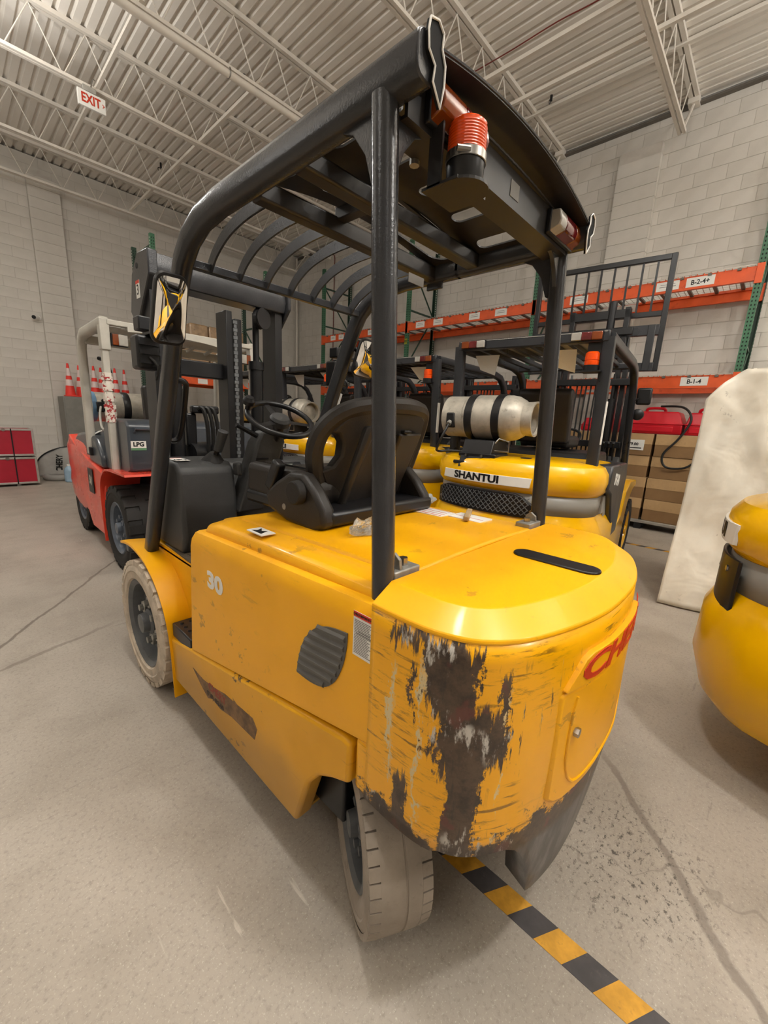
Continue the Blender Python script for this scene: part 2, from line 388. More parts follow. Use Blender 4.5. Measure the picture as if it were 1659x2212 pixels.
class MB:
    def __init__(s):
        s.v = []; s.f = []
    def add(s, vs, fs):
        b = len(s.v)
        s.v += [Vector(p) for p in vs]
        s.f += [tuple(i + b for i in f) for f in fs]
        return s
    def box(s, x0, x1, y0, y1, z0, z1):
        vs = [(x, y, z) for z in (z0, z1) for y in (y0, y1) for x in (x0, x1)]
        return s.add(vs, [(0, 2, 3, 1), (4, 5, 7, 6), (0, 1, 5, 4), (2, 6, 7, 3), (0, 4, 6, 2), (1, 3, 7, 5)])
    def obox(s, c, size, R=None):
        R = R or Matrix.Identity(3)
        c = Vector(c)
        vs = [c + R @ Vector((x * size[0] / 2, y * size[1] / 2, z * size[2] / 2)) for z in (-1, 1) for y in (-1, 1) for x in (-1, 1)]
        return s.add(vs, [(0, 2, 3, 1), (4, 5, 7, 6), (0, 1, 5, 4), (2, 6, 7, 3), (0, 4, 6, 2), (1, 3, 7, 5)])
    def prism(s, poly, axis, a, b):
        """poly in the two other axes (in xyz order), extruded along axis from a to b"""
        def P(p, t):
            q = [p[0], p[1]]
            q.insert(axis, t)
            return q
        n = len(poly)
        vs = [P(p, a) for p in poly] + [P(p, b) for p in poly]
        fs = [tuple(range(n))[::-1], tuple(range(n, 2 * n))]
        fs += [(i, (i + 1) % n, n + (i + 1) % n, n + i) for i in range(n)]
        return s.add(vs, fs)
    def rings(s, rings, cap0=True, cap1=True, close=True):
        n = len(rings[0]); b = len(s.v)
        for r in rings: s.v += [Vector(p) for p in r]
        m = n if close else n - 1
        for k in range(len(rings) - 1):
            for i in range(m):
                j = (i + 1) % n
                s.f.append((b + k * n + i, b + k * n + j, b + (k + 1) * n + j, b + (k + 1) * n + i))
        if cap0: s.f.append(tuple(b + i for i in range(n))[::-1])
        if cap1: s.f.append(tuple(b + (len(rings) - 1) * n + i for i in range(n)))
        return s
    def cyl(s, p0, p1, r0, r1=None, n=16, caps=True):
        p0 = Vector(p0); p1 = Vector(p1); r1 = r0 if r1 is None else r1
        d = (p1 - p0).normalized()
        a = d.orthogonal().normalized(); c = d.cross(a)
        R = []
        for p, r in ((p0, r0), (p1, r1)):
            R.append([p + (a * math.cos(t) + c * math.sin(t)) * r for t in [2 * math.pi * i / n for i in range(n)]])
        return s.rings(R, caps, caps)
    def lathe(s, prof, origin, axis=(0, 0, 1), n=24, caps=True):
        """prof: (radius, height along axis)"""
        o = Vector(origin); d = Vector(axis).normalized()
        a = d.orthogonal().normalized(); c = d.cross(a)
        R = [[o + d * h + (a * math.cos(t) + c * math.sin(t)) * max(r, 1e-5) for t in [2 * math.pi * i / n for i in range(n)]] for r, h in prof]
        return s.rings(R, caps, caps)
    def tube(s, path, r, n=10, caps=True):
        path = [Vector(p) for p in path]
        R = []; ref = None
        for i, p in enumerate(path):
            t = (path[min(i + 1, len(path) - 1)] - path[max(i - 1, 0)]).normalized()
            if ref is None: ref = t.orthogonal().normalized()
            a = (ref - t * ref.dot(t)).normalized(); ref = a
            c = t.cross(a)
            R.append([p + (a * math.cos(k) + c * math.sin(k)) * r for k in [2 * math.pi * q / n for q in range(n)]])
        return s.rings(R, caps, caps)
    def sweep(s, path, side, prof, caps=True):
        """prof: (s, n) pairs; side is a fixed direction, n = tangent x side"""
        path = [Vector(p) for p in path]; side = Vector(side).normalized()
        R = []
        for i, p in enumerate(path):
            t0 = (p - path[i - 1]).normalized() if i else None
            t1 = (path[i + 1] - p).normalized() if i < len(path) - 1 else None
            t = ((t0 or t1) + (t1 or t0)).normalized()
            nn = t.cross(side).normalized()
            k = 1.0 / max(0.5, t.dot(t1 or t0))
            R.append([p + side * a + nn * b * k for a, b in prof])
        return s.rings(R, caps, caps)
    def sphere(s, c, r, n=12, m=8, sc=(1, 1, 1)):
        c = Vector(c)
        prof = []
        R = []
        for i in range(m + 1):
            a = math.pi * i / m
            R.append([c + Vector((sc[0] * r * max(1e-4, math.sin(a)) * math.cos(t), sc[1] * r * max(1e-4, math.sin(a)) * math.sin(t), sc[2] * -r * math.cos(a))) for t in [2 * math.pi * q / n for q in range(n)]])
        return s.rings(R)
    def torus(s, c, axis, R0, r, n=32, m=10):
        c = Vector(c); d = Vector(axis).normalized(); a = d.orthogonal().normalized(); e = d.cross(a)
        b = len(s.v)
        for i in range(n):
            t = 2 * math.pi * i / n
            rad = a * math.cos(t) + e * math.sin(t)
            for k in range(m):
                q = 2 * math.pi * k / m
                s.v.append(c + rad * (R0 + r * math.cos(q)) + d * r * math.sin(q))
        for i in range(n):
            for k in range(m):
                s.f.append((b + i * m + k, b + ((i + 1) % n) * m + k, b + ((i + 1) % n) * m + (k + 1) % m, b + i * m + (k + 1) % m))
        return s
    def mesh(s, name, mat, smooth=True, org=(0, 0, 0), angle=35):
        me = bpy.data.meshes.new(name)
        o = Vector(org)
        me.from_pydata([p - o for p in s.v], [], s.f)
        bm = bmesh.new(); bm.from_mesh(me)
        bmesh.ops.recalc_face_normals(bm, faces=bm.faces)
        bm.to_mesh(me); bm.free()
        if mat is not None: me.materials.append(MT[mat] if isinstance(mat, str) else mat)
        if smooth:
            me.polygons.foreach_set('use_smooth', [True] * len(me.polygons))
            me.set_sharp_from_angle(angle=math.radians(angle))
        me.update()
        return me

def bez(pts, n=6):
    """Catmull-Rom through pts"""
    out = []
    P = [Vector(p) for p in pts]
    for i in range(len(P) - 1):
        p0 = P[max(i - 1, 0)]; p1 = P[i]; p2 = P[i + 1]; p3 = P[min(i + 2, len(P) - 1)]
        for k in range(n):
            t = k / n
            out.append(0.5 * ((2 * p1) + (p2 - p0) * t + (2 * p0 - 5 * p1 + 4 * p2 - p3) * t * t + (3 * p1 - p0 - 3 * p2 + p3) * t ** 3))
    out.append(P[-1])
    return out

def rrect(w, h, r, n=4, cx=0, cy=0):
    out = []
    for (sx, sy, a0) in ((1, 1, 0), (-1, 1, 90), (-1, -1, 180), (1, -1, 270)):
        for k in range(n + 1):
            a = math.radians(a0 + 90 * k / n)
            out.append((cx + sx * (w / 2 - r) + r * math.cos(a), cy + sy * (h / 2 - r) + r * math.sin(a)))
    return out

# ------------------------------------------------------------ scene objects
class T:
    """a thing: an Empty at its base with part meshes under it; meshes given in world or local coordinates"""
    def __init__(s, name, label, cat, loc=(0, 0, 0), rz=0, group=None, world=True, rot=None):
        o = bpy.data.objects.new(name, None); COL.objects.link(o)
        o.empty_display_size = 0.1
        o.location = loc
        o.rotation_euler = rot or (0, 0, rz)
        o['label'] = label; o['category'] = cat
        if group: o['group'] = group
        s.o = o; s.org = Vector(loc) if world else Vector((0, 0, 0))
    def part(s, name, mb, mat, parent=None, bevel=0, seg=2, smooth=True, label=None, solid=0, stuff=False, angle=35):
        me = mb.mesh(name, mat, smooth, s.org, angle)
        o = bpy.data.objects.new(name, me); COL.objects.link(o)
        o.parent = parent or s.o
        if solid:
            m = o.modifiers.new('thick', 'SOLIDIFY'); m.thickness = abs(solid); m.offset = -1 if solid > 0 else 1
        if bevel:
            m = o.modifiers.new('bevel', 'BEVEL'); m.width = bevel; m.segments = seg
            m.limit_method = 'ANGLE'; m.angle_limit = math.radians(38)
            m.harden_normals = False
        if label: o['label'] = label
        if stuff: o['kind'] = 'stuff'
        return o
    def dup(s, src, name, loc, parent=None, rot=(0, 0, 0), scale=None):
        """another part sharing src's mesh, placed at loc (in the same coordinates as the meshes)"""
        o = bpy.data.objects.new(name, src.data); COL.objects.link(o)
        o.parent = parent or s.o
        o.location = Vector(loc) - (s.org if loc is not None else Vector())
        o.rotation_euler = rot
        if scale: o.scale = scale
        return o

def single(name, mb, mat, label=None, cat=None, loc=(0, 0, 0), group=None, kind=None, bevel=0, seg=2, smooth=True, solid=0, angle=35):
    me = mb.mesh(name, mat, smooth, loc, angle)
    o = bpy.data.objects.new(name, me); COL.objects.link(o); o.location = loc
    if label: o['label'] = label
    if cat: o['category'] = cat
    if group: o['group'] = group
    if kind: o['kind'] = kind
    if solid:
        m = o.modifiers.new('thick', 'SOLIDIFY'); m.thickness = solid; m.offset = 0
    if bevel:
        m = o.modifiers.new('bevel', 'BEVEL'); m.width = bevel; m.segments = seg
        m.limit_method = 'ANGLE'; m.angle_limit = math.radians(38)
    return o

def child(name, mb, mat, parent, org=(0, 0, 0), bevel=0, smooth=False, stuff=False):
    me = mb.mesh(name, mat, smooth, org)
    o = bpy.data.objects.new(name, me); COL.objects.link(o); o.parent = parent
    if bevel:
        m = o.modifiers.new('bevel', 'BEVEL'); m.width = bevel; m.segments = 1; m.limit_method = 'ANGLE'
    if stuff: o['kind'] = 'stuff'
    return o

def copy_tree(o, parent=None, skip=()):
    c = o.copy(); COL.objects.link(c); c.parent = parent
    for ch in list(o.children):
        if ch.name.split('.')[0] in skip: continue
        copy_tree(ch, c, skip)
    return c

def text_mb(txt, size, M4, extrude=0.001, bold=0.0, shear=0.0, align='CENTER', squeeze=1.0):
    cu = bpy.data.curves.new('lettering', 'FONT')
    cu.body = txt; cu.size = size; cu.extrude = extrude; cu.offset = bold; cu.shear = shear
    cu.align_x = align; cu.align_y = 'CENTER'; cu.resolution_u = 3
    ob = bpy.data.objects.new('lettering', cu); COL.objects.link(ob)
    bpy.context.view_layer.update()
    me = bpy.data.meshes.new_from_object(ob.evaluated_get(bpy.context.evaluated_depsgraph_get()))
    mb = MB()
    mb.add([M4 @ Vector((v.co.x * squeeze, v.co.y, v.co.z)) for v in me.vertices], [tuple(p.vertices) for p in me.polygons])
    bpy.data.objects.remove(ob); bpy.data.curves.remove(cu); bpy.data.meshes.remove(me)
    return mb

def frame(o, xdir, ydir):
    """matrix placing local x,y,z (z out of the page) at o"""
    x = Vector(xdir).normalized(); z = x.cross(Vector(ydir)).normalized(); y = z.cross(x)
    return Matrix(((x.x, y.x, z.x, o[0]), (x.y, y.y, z.y, o[1]), (x.z, y.z, z.z, o[2]), (0, 0, 0, 1)))
# ============================================================ the setting
WX, WY, ZD = 8.52, 12.2, 6.5
floor = single('floor', MB().box(-9, WX + 0.2, -9, WY + 0.2, -0.12, 0), 'floor', kind='structure', smooth=False)

def to_px(p):
    v = Vector(p) - Vector((0, 0, 1.5))
    zc = v.dot(_fwd)
    if zc < 0.1: return None
    return 829.5 + 877.1 * v.dot(_rgt) / zc, 1106 - 877.1 * v.dot(_up) / zc, zc

def block_wall(name, axis, face, u0, u1, ztop, back0, back1):
    """painted block wall: backing with recessed joints, blocks proud of it; axis 0: x = face, axis 1: y = face"""
    mb = MB()
    if axis == 0: mb.box(back0, back1, u0, u1, 0, ztop)
    else: mb.box(u0, u1, back0, back1, 0, ztop)
    w = single(name, mb, 'joint', kind='structure', smooth=False)
    L, Hh = 0.406, 0.203
    cells = []
    r = 0
    while r * Hh < ztop:
        z0, z1 = r * Hh + 0.004, min((r + 1) * Hh - 0.003, ztop)
        u = u0 - (L / 2 if r % 2 else 0)
        while u < u1:
            a, b = max(u + 0.003, u0), min(u + L - 0.003, u1)
            if b - a > 0.03:
                c = (face, (a + b) / 2, (z0 + z1) / 2) if axis == 0 else ((a + b) / 2, face, (z0 + z1) / 2)
                q = to_px(c)
                vis = q and -30 < q[0] < 1690 and -30 < q[1] < 2240
                full = abs(b - a - (L - 0.006)) < 1e-4 and z1 < ztop
                cells.append((q[2] if q else 99, vis, full, a, b, z0, z1, c))
            u += L
        r += 1
    cells.sort(key=lambda t: t[0])
    def blk(a, b, z0, z1):
        m = MB()
        if axis == 0: m.box(face, back0 + 0.03, a, b, z0, z1)
        else: m.box(a, b, face, back0 + 0.03, z0, z1)
        return m
    rest = MB(); n = 0; proto = None
    for d, vis, full, a, b, z0, z1, c in cells:
        if vis and full and n < 290:
            if proto is None:
                cc = Vector(c)
                mb = MB().box(-0.0, 0.036, -0.2, 0.2, -0.098, 0.098) if axis == 0 else MB().box(-0.2, 0.2, 0, 0.036, -0.098, 0.098)
                proto = mb.mesh('block', 'wall', False)
            o = bpy.data.objects.new('block', proto); COL.objects.link(o); o.parent = w; o.location = c
            n += 1
        elif vis or (d < 30):
            m = blk(a, b, z0, z1)
            rest.add(m.v, m.f)
    child('block_courses', rest, 'wall', w, stuff=True)
    return w
wall_right = block_wall('wall_right', 0, WX - 0.006, -1.6, WY, ZD - 0.02, WX, WX + 0.2)
wall_back = block_wall('wall_back', 1, WY - 0.006, 0.2, WX, ZD - 0.02, WY, WY + 0.2)
wall_left = single('wall_left', MB().box(-9.2, -9, -9, WY, 0, ZD), 'wall', kind='structure', smooth=False)
wall_front = single('wall_front', MB().box(-9, WX, -9.2, -9, 0, ZD), 'wall', kind='structure', smooth=False)
wall_right_far = single('wall_right_behind', MB().box(WX, WX + 0.2, -9, -1.6, 0, ZD), 'wall', kind='structure', smooth=False)
wall_back_far = single('wall_back_beside', MB().box(-9, 0.2, WY, WY + 0.2, 0, ZD), 'wall', kind='structure', smooth=False)

def pilaster(name, axis, u0, u1, ztop, depth):
    mb = MB()
    if axis == 0: mb.box(WX - depth + 0.006, WX, u0 + 0.004, u1 - 0.004, 0, ztop)
    else: mb.box(u0 + 0.004, u1 - 0.004, WY - depth + 0.006, WY, 0, ztop)
    w = single(name, mb, 'joint', kind='structure', smooth=False)
    pr = None
    for r in range(int(ztop / 0.203)):
        if pr is None:
            m = MB().box(-0.003, depth - 0.02, u0, u1, 0.003, 0.2) if axis == 0 else MB().box(u0, u1, -0.003, depth - 0.02, 0.003, 0.2)
            pr = m.mesh('block', 'wall', False)
        o = bpy.data.objects.new('block', pr); COL.objects.link(o); o.parent = w
        o.location = (WX - depth, 0, r * 0.203) if axis == 0 else (0, WY - depth, r * 0.203)
    return w
pilaster('trim_1', 1, 1.78, 2.32, 6.1, 0.14)
pilaster('trim_2', 0, 2.14, 2.76, 6.05, 0.12)
# steel ledge under the deck along the right wall, conduits
single('trim_3', MB().prism([(WX - 0.09, 6.40), (WX, 6.40), (WX, 6.47), (WX - 0.02, 6.47), (WX - 0.02, 6.42), (WX - 0.09, 6.42)], 1, -1.6, WY), 'channel', kind='structure', smooth=False)
single('trim_4', MB().cyl((8.40, 12.12, 0), (8.40, 12.12, 6.4), 0.035, n=10), 'joist', kind='structure')
single('trim_5', MB().tube(bez([(8.49, 10.6, 6.3), (8.49, 10.35, 6.15), (8.49, 10.34, 5.9)], 4) + [(8.49, 10.34, 0.0)], 0.012, 6), 'wire_red', kind='structure')

# corrugated roof deck, flutes running away along y
pr = []
x = -9.0
while x < WX + 0.2:
    pr += [(x, ZD), (x + 0.09, ZD), (x + 0.108, ZD + 0.045), (x + 0.137, ZD + 0.045)]
    x += 0.155
top = [(x, ZD + 0.12), (-9.0, ZD + 0.12)]
mbc = MB(); n = len(pr)
mbc.add([(p[0], -9, p[1]) for p in pr] + [(p[0], WY + 0.2, p[1]) for p in pr], [(i, i + 1, n + i + 1, n + i) for i in range(n - 1)])
mbc.box(-9, WX + 0.2, -9, WY + 0.2, ZD + 0.08, ZD + 0.14)
ceiling = single('ceiling', mbc, 'deck', kind='structure', smooth=False)

# open-web roof joists
names = {11.62: 'white open web roof joist nearest the left block wall', 9.95: 'white open web roof joist behind the exit sign, second from the left wall',
         7.86: 'white open web roof joist that carries the hanging exit sign', 6.0: 'white open web roof joist in front of the exit sign with a pipe under it',
         3.81: 'white open web roof joist bearing on the rack wall, seen over the forklift roof', 1.81: 'white open web roof joist at the top right, nearest the camera'}
for jy, lab in names.items():
    j = T('roof_joist', lab, 'joist', (4.3, jy, 5.8), group='white steel roof joists', world=True)
    x0, x1 = 0.2, 8.5
    j.part('top_chord', MB().box(x0, x1, jy - 0.062, jy - 0.01, 6.445, ZD - 0.002).box(x0, x1, jy + 0.01, jy + 0.062, 6.445, ZD - 0.002), 'joist', smooth=False)
    xe = 8.0
    j.part('bottom_chord', MB().box(x0, xe, jy - 0.05, jy - 0.01, 5.82, 5.86).box(x0, xe, jy + 0.01, jy + 0.05, 5.82, 5.86), 'joist', smooth=False)
    if jy == 6.0:
        j.part('pipe', MB().cyl((x0, jy - 0.02, 5.77), (8.2, jy - 0.02, 5.77), 0.045, n=12), 'joist')
        for k in range(5):
            j.part('pipe_hanger', MB().torus((1.6 + k * 1.5, jy - 0.02, 5.785), (1, 0, 0), 0.055, 0.008, 16, 6), 'steel')
    n = 13
    px = (xe - x0) / n
    for k in range(n):
        a = x0 + k * px
        for (xa, za, xb, zb) in ((a, 6.45, a + px / 2, 5.84), (a + px / 2, 5.84, a + px, 6.45)):
            j.part('web_bar', MB().cyl((xa, jy, za), (xb, jy, zb), 0.008, n=6), 'joist')
    j.part('bearing_seat', MB().box(8.33, 8.5, jy - 0.07, jy + 0.07, 6.38, 6.45), 'joist', smooth=False)
    j.part('end_brace', MB().cyl((8.42, jy, 6.42), (7.98, jy, 5.84), 0.018, n=6), 'joist')
for (bx, bz, y0, y1, lab) in ((2.08, 5.865, 5.9, 9.98, 'white bridging bar under the joists beside the exit sign'),
                             (3.52, 5.865, 5.9, 11.6, 'white bridging bar under the joists right of the exit sign'),
                             (6.0, 5.865, -0.6, 4.0, 'upper of the two white bridging bars crossing top right'),
                             (7.2, 6.43, -0.6, 4.0, 'lower of the two white bridging bars crossing top right'),
                             (5.4, 5.865, 1.6, 4.0, 'white bridging bar beside the red cable under the roof')):
    single('bridging_bar', MB().box(bx - 0.022, bx + 0.022, y0, y1, bz - 0.004, bz).box(bx - 0.022, bx - 0.018, y0, y1, bz, bz + 0.04), 'joist', lab, 'bracing', (bx, y0, bz), 'white bridging bars between the joists', smooth=False)
single('roof_cable', MB().tube(bez([(5.85, 4.1, 6.43), (5.83, 3.5, 6.40), (5.86, 2.9, 6.43), (5.88, 2.4, 6.41), (5.9, 1.5, 6.43)], 5), 0.008, 6), 'wire_red', 'thin dark red cable sagging under the white roof deck', 'cable', (5.85, 3, 6.4))
for (p, lab) in (((3.78, 6.82, 6.4), 'small black hanger on the roof deck above the forklift rail'), ((3.77, 10.29, 6.4), 'small black hanger on the roof deck near the left wall'),
                 ((7.05, 3.45, 6.42), 'small black hanger on the roof deck at top right')):
    h = T('ceiling_hanger', lab, 'hanger', p, group='black hangers on the roof deck')
    h.part('clip', MB().box(p[0] - 0.015, p[0] + 0.015, p[1] - 0.015, p[1] + 0.015, p[2], ZD), 'black', bevel=0.003)
    h.part('hook', MB().tube([(p[0] + 0.03 * math.cos(t) - 0.03, p[1], p[2] - 0.03 + 0.03 * math.sin(t)) for t in [i * 0.4 for i in range(12)]], 0.006, 6), 'black')

# exit sign hung from the joist over the aisle
EX = Vector((1.99, 7.80, 5.655))
ex = T('exit_sign', 'white exit sign with red letters hanging under a roof joist', 'sign', EX)
ex.part('panel', MB().box(EX.x - 0.165, EX.x + 0.165, EX.y - 0.02, EX.y + 0.02, EX.z - 0.095, EX.z + 0.095), 'white', bevel=0.006)
ex.part('lettering', text_mb('EXIT', 0.155, frame((EX.x - 0.012, EX.y - 0.022, EX.z), (1, 0, 0), (0, 0, 1)), 0.001, 0.004, squeeze=0.72), 'red_ink', smooth=False)
ex.part('chevron', MB().prism([(EX.x + 0.125, EX.z + 0.025), (EX.x + 0.15, EX.z), (EX.x + 0.125, EX.z - 0.025), (EX.x + 0.125, EX.z - 0.015), (EX.x + 0.138, EX.z), (EX.x + 0.125, EX.z + 0.015)], 1, EX.y - 0.024, EX.y - 0.02), 'red_ink', smooth=False)
ex.part('canopy', MB().box(EX.x - 0.1, EX.x + 0.06, EX.y - 0.03, EX.y + 0.03, EX.z + 0.095, EX.z + 0.16), 'alu', bevel=0.006)
ex.part('conduit', MB().tube(bez([(EX.x, EX.y, EX.z + 0.15), (EX.x + 0.02, EX.y - 0.06, EX.z + 0.24), (EX.x + 0.06, EX.y, EX.z + 0.28)], 5), 0.008, 6), 'steel')

# security camera on the pilaster
sc_ = T('security_camera', 'small white bullet security camera on the left block wall', 'camera', (1.66, WY - 0.01, 3.33))
sc_.part('bracket', MB().cyl((1.70, WY - 0.006, 3.33), (1.70, WY - 0.06, 3.33), 0.05, n=16), 'white')
sc_.part('body', MB().lathe([(0.02, 0), (0.045, 0.02), (0.048, 0.12), (0.045, 0.15)], (1.70, WY - 0.06, 3.33), (-0.55, -0.8, -0.1), 16), 'white')
sc_.part('lens', MB().cyl((1.70 - 0.085, WY - 0.06 - 0.122, 3.314), (1.70 - 0.093, WY - 0.06 - 0.135, 3.313), 0.038, n=16), 'ink', label='black glass lens face')
# ============================================================ wheels
def wheel(t, c, axis, R, Wd, tyre, rim, lugs=22, nuts=6, rim_r=None, local=False, detail=True, turn=0.0):
    """axis points out of the visible side"""
    c = Vector(c); d = Vector(axis).normalized()
    rr = rim_r or R * 0.58
    h = Wd / 2
    a = d.orthogonal().normalized(); e = d.cross(a)
    mb = MB()
    prof = [(rr, -h * 0.8), (R * 0.72, -h), (R * 0.9, -h * 1.0), (R * 0.965, -h * 0.9), (R * 0.975, -h * 0.6), (R * 0.975, h * 0.6), (R * 0.965, h * 0.9), (R * 0.9, h), (R * 0.84, h * 1.03), (R * 0.82, h * 0.99), (R * 0.72, h), (rr * 1.03, h * 0.86), (rr, h * 0.8)]
    mb.lathe(prof, c, d, 40, caps=False)
    for k in range(lugs):
        t0 = 2 * math.pi * k / lugs + turn
        for sgn in (-1, 1):
            t1 = t0 + (math.pi / lugs if sgn < 0 else 0)
            rad = a * math.cos(t1) + e * math.sin(t1); tan = d.cross(rad)
            w2 = 2 * math.pi * R / lugs * 0.36
            Rm = Matrix((tan, d, rad)).transposed()
            o = c + rad * (R * 0.945) + d * sgn * h * 0.58
            q = [(-w2, -h * 0.40), (w2, -h * 0.40), (w2, h * 0.40), (-w2, h * 0.40)]
            if lugs < 40:
                vs = [o + tan * p[0] + d * p[1] * 1.0 - rad * R * 0.02 for p in q] + [o + tan * p[0] * 0.85 + d * p[1] * 0.95 + rad * R * 0.055 for p in q]
            else:
                w3 = 2 * math.pi * R / lugs * 0.43
                o2 = c + rad * (R * 0.955) + d * sgn * h * 0.82
                q = [(-w3, -h * 0.17), (w3, -h * 0.17), (w3, h * 0.17), (-w3, h * 0.17)]
                vs = [o2 + tan * p[0] + d * p[1] - rad * R * 0.03 for p in q] + [o2 + tan * p[0] + d * p[1] + rad * (R * 0.042 - (R * 0.012 if p[1] * sgn > 0 else 0)) for p in q]
            mb.add(vs, [(4, 5, 6, 7), (0, 1, 5, 4), (1, 2, 6, 5), (2, 3, 7, 6), (3, 0, 4, 7)])
    if lugs < 40:
        mb.lathe([(R * 0.9, -h * 0.25), (R * 0.998, -h * 0.22), (R * 0.998, h * 0.22), (R * 0.9, h * 0.25)], c, d, 40, caps=False)
    if lugs >= 40:
        mb.lathe([(R * 0.9, -h * 0.66), (R * 0.996, -h * 0.65), (R, -h * 0.2), (R * 0.99, -h * 0.18), (R * 0.99, -h * 0.13), (R, -h * 0.11), (R, h * 0.2), (R * 0.996, h * 0.65), (R * 0.9, h * 0.66)], c, d, 56, caps=False)
    ty = t.part('tyre', mb, tyre, label=None)
    mb = MB().lathe([(rr * 1.0, h * 0.82), (rr * 1.06, h * 0.9), (rr * 1.02, h * 0.94), (rr * 0.92, h * 0.8), (rr * 0.86, h * 0.3), (rr * 0.5, h * 0.2), (rr * 0.45, h * 0.36), (0.0, h * 0.36)], c, d, 40, caps=False)
    rm = t.part('rim', mb, rim)
    if detail:
        hb = t.part('hub', MB().lathe([(rr * 0.3, h * 0.3), (rr * 0.3, h * 0.62), (rr * 0.24, h * 0.72), (rr * 0.22, h * 1.0), (0, h * 1.04)], c, d, 20, caps=False), rim, parent=rm)
        for k in range(nuts):
            ang = 2 * math.pi * k / nuts + 0.3
            p = c + (a * math.cos(ang) + e * math.sin(ang)) * rr * 0.46
            t.part('wheel_nut', MB().cyl(p + d * h * 0.3, p + d * h * 0.62, rr * 0.15, n=6).cyl(p + d * h * 0.6, p + d * h * 0.80, rr * 0.08, n=8), 'zinc' if tyre == 'dusty' else rim, parent=rm, smooth=False)
    return ty

# ============================================================ the worn yellow electric forklift
XC = 1.165
F = T('forklift', 'scratched yellow electric forklift with peeled rear corner, number 30 on its side, in the foreground', 'forklift', (XC, 0.2, 0))
mxx = lambda x: 2 * XC - x
# --- counterweight
HC = [(-.535, .408), (-.535, .30), (-.525, .22), (-.49, .145), (-.41, .085), (-.28, .04), (-.14, .012), (0, .005)]
HC = HC + [(-x, y) for x, y in HC[-2::-1]]
CV = [(p.x, p.y) for p in bez([(x, y, 0) for x, y in HC], 5)]
def cw_y(off):
    for (x0, y0), (x1, y1) in zip(CV, CV[1:]):
        if x0 <= off <= x1 and x1 > x0:
            return y0 + (y1 - y0) * (off - x0) / (x1 - x0)
    return 0.005
def cw_bottom(x, y):
    ax = abs(x)
    if y > 0.2: return 0.535
    if ax > 0.43: return 0.545
    if ax < 0.25: return 0.27
    t = (0.43 - ax) / 0.18
    return 0.545 - 0.275 * t ** 2.4
cols = []
NZ = 12
for (x, y) in CV:
    zb = cw_bottom(x, y); col = []
    for k in range(NZ + 1):
        z = zb + (1.075 - zb) * k / NZ
        tk = 0.03 * max(0, (0.55 - z) / 0.27) ** 1.3
        bulge = 0.006 * math.sin(math.pi * (z - 0.5) / 0.6) if z > 0.5 else 0
        col.append((XC + x * (1 + bulge - tk * 0.6), 0.2 + y + tk - bulge, z))
    cols.append(col)
mb = MB(); n = NZ + 1
mb.add([p for c in cols for p in c], [(i * n + k, i * n + k + 1, (i + 1) * n + k + 1, (i + 1) * n + k) for i in range(len(cols) - 1) for k in range(NZ)])
cwp = F.part('counterweight', mb, 'cw', solid=0.07, label='counterweight with paint peeled to brown metal at its left corner', angle=50)
F.part('counterweight_toe', MB().box(0.632, 0.70, 0.575, 0.648, 0.535, 0.694), 'cw', bevel=0.012)
F.part('counterweight_toe', MB().box(mxx(0.70), mxx(0.632), 0.575, 0.648, 0.535, 0.694), 'cw', bevel=0.012)
# dark chassis filling the inside
F.part('chassis', MB().box(0.92, 1.41, 0.95, 2.5, 0.24, 0.75).box(0.72, 1.61, 0.78, 1.6, 0.22, 1.0).box(0.68, 1.65, 0.40, 0.8, 0.60, 1.05), 'black', bevel=0.01)
# --- rear cover: chamfered band and flat top
def inset_ring(d, z, crown=0.0):
    out = []
    for i, (x, y) in enumerate(CV):
        x0, y0 = CV[max(i - 1, 0)]; x1, y1 = CV[min(i + 1, len(CV) - 1)]
        tx, ty = x1 - x0, y1 - y0; L = math.hypot(tx, ty)
        nx, ny = -ty / L, tx / L
        out.append((XC + x + nx * d, 0.2 + y + ny * d, z + crown))
    return out
def front_pts(r):
    return r
rg = [inset_ring(0.0, 1.074), inset_ring(-0.002, 1.078), inset_ring(0.0, 1.086), inset_ring(0.064, 1.1245)]
rc = F.part('rear_cover', MB().rings(rg, True, True), 'worn1', angle=30, bevel=0.005)
rc.modifiers['bevel'].angle_limit = math.radians(24)
st = [(0.036 * math.cos(a), 0.088 * (1 if math.sin(a) > 0 else -1) + 0.036 * math.sin(a)) for a in [2 * math.pi * i / 28 + 0.05 for i in range(28)]]
F.part('cover_slot', MB().prism([(1.165 + p[0], 0.395 + p[1]) for p in st], 2, 1.122, 1.131), 'black', label='dark oval slot in the rear cover', bevel=0.003)
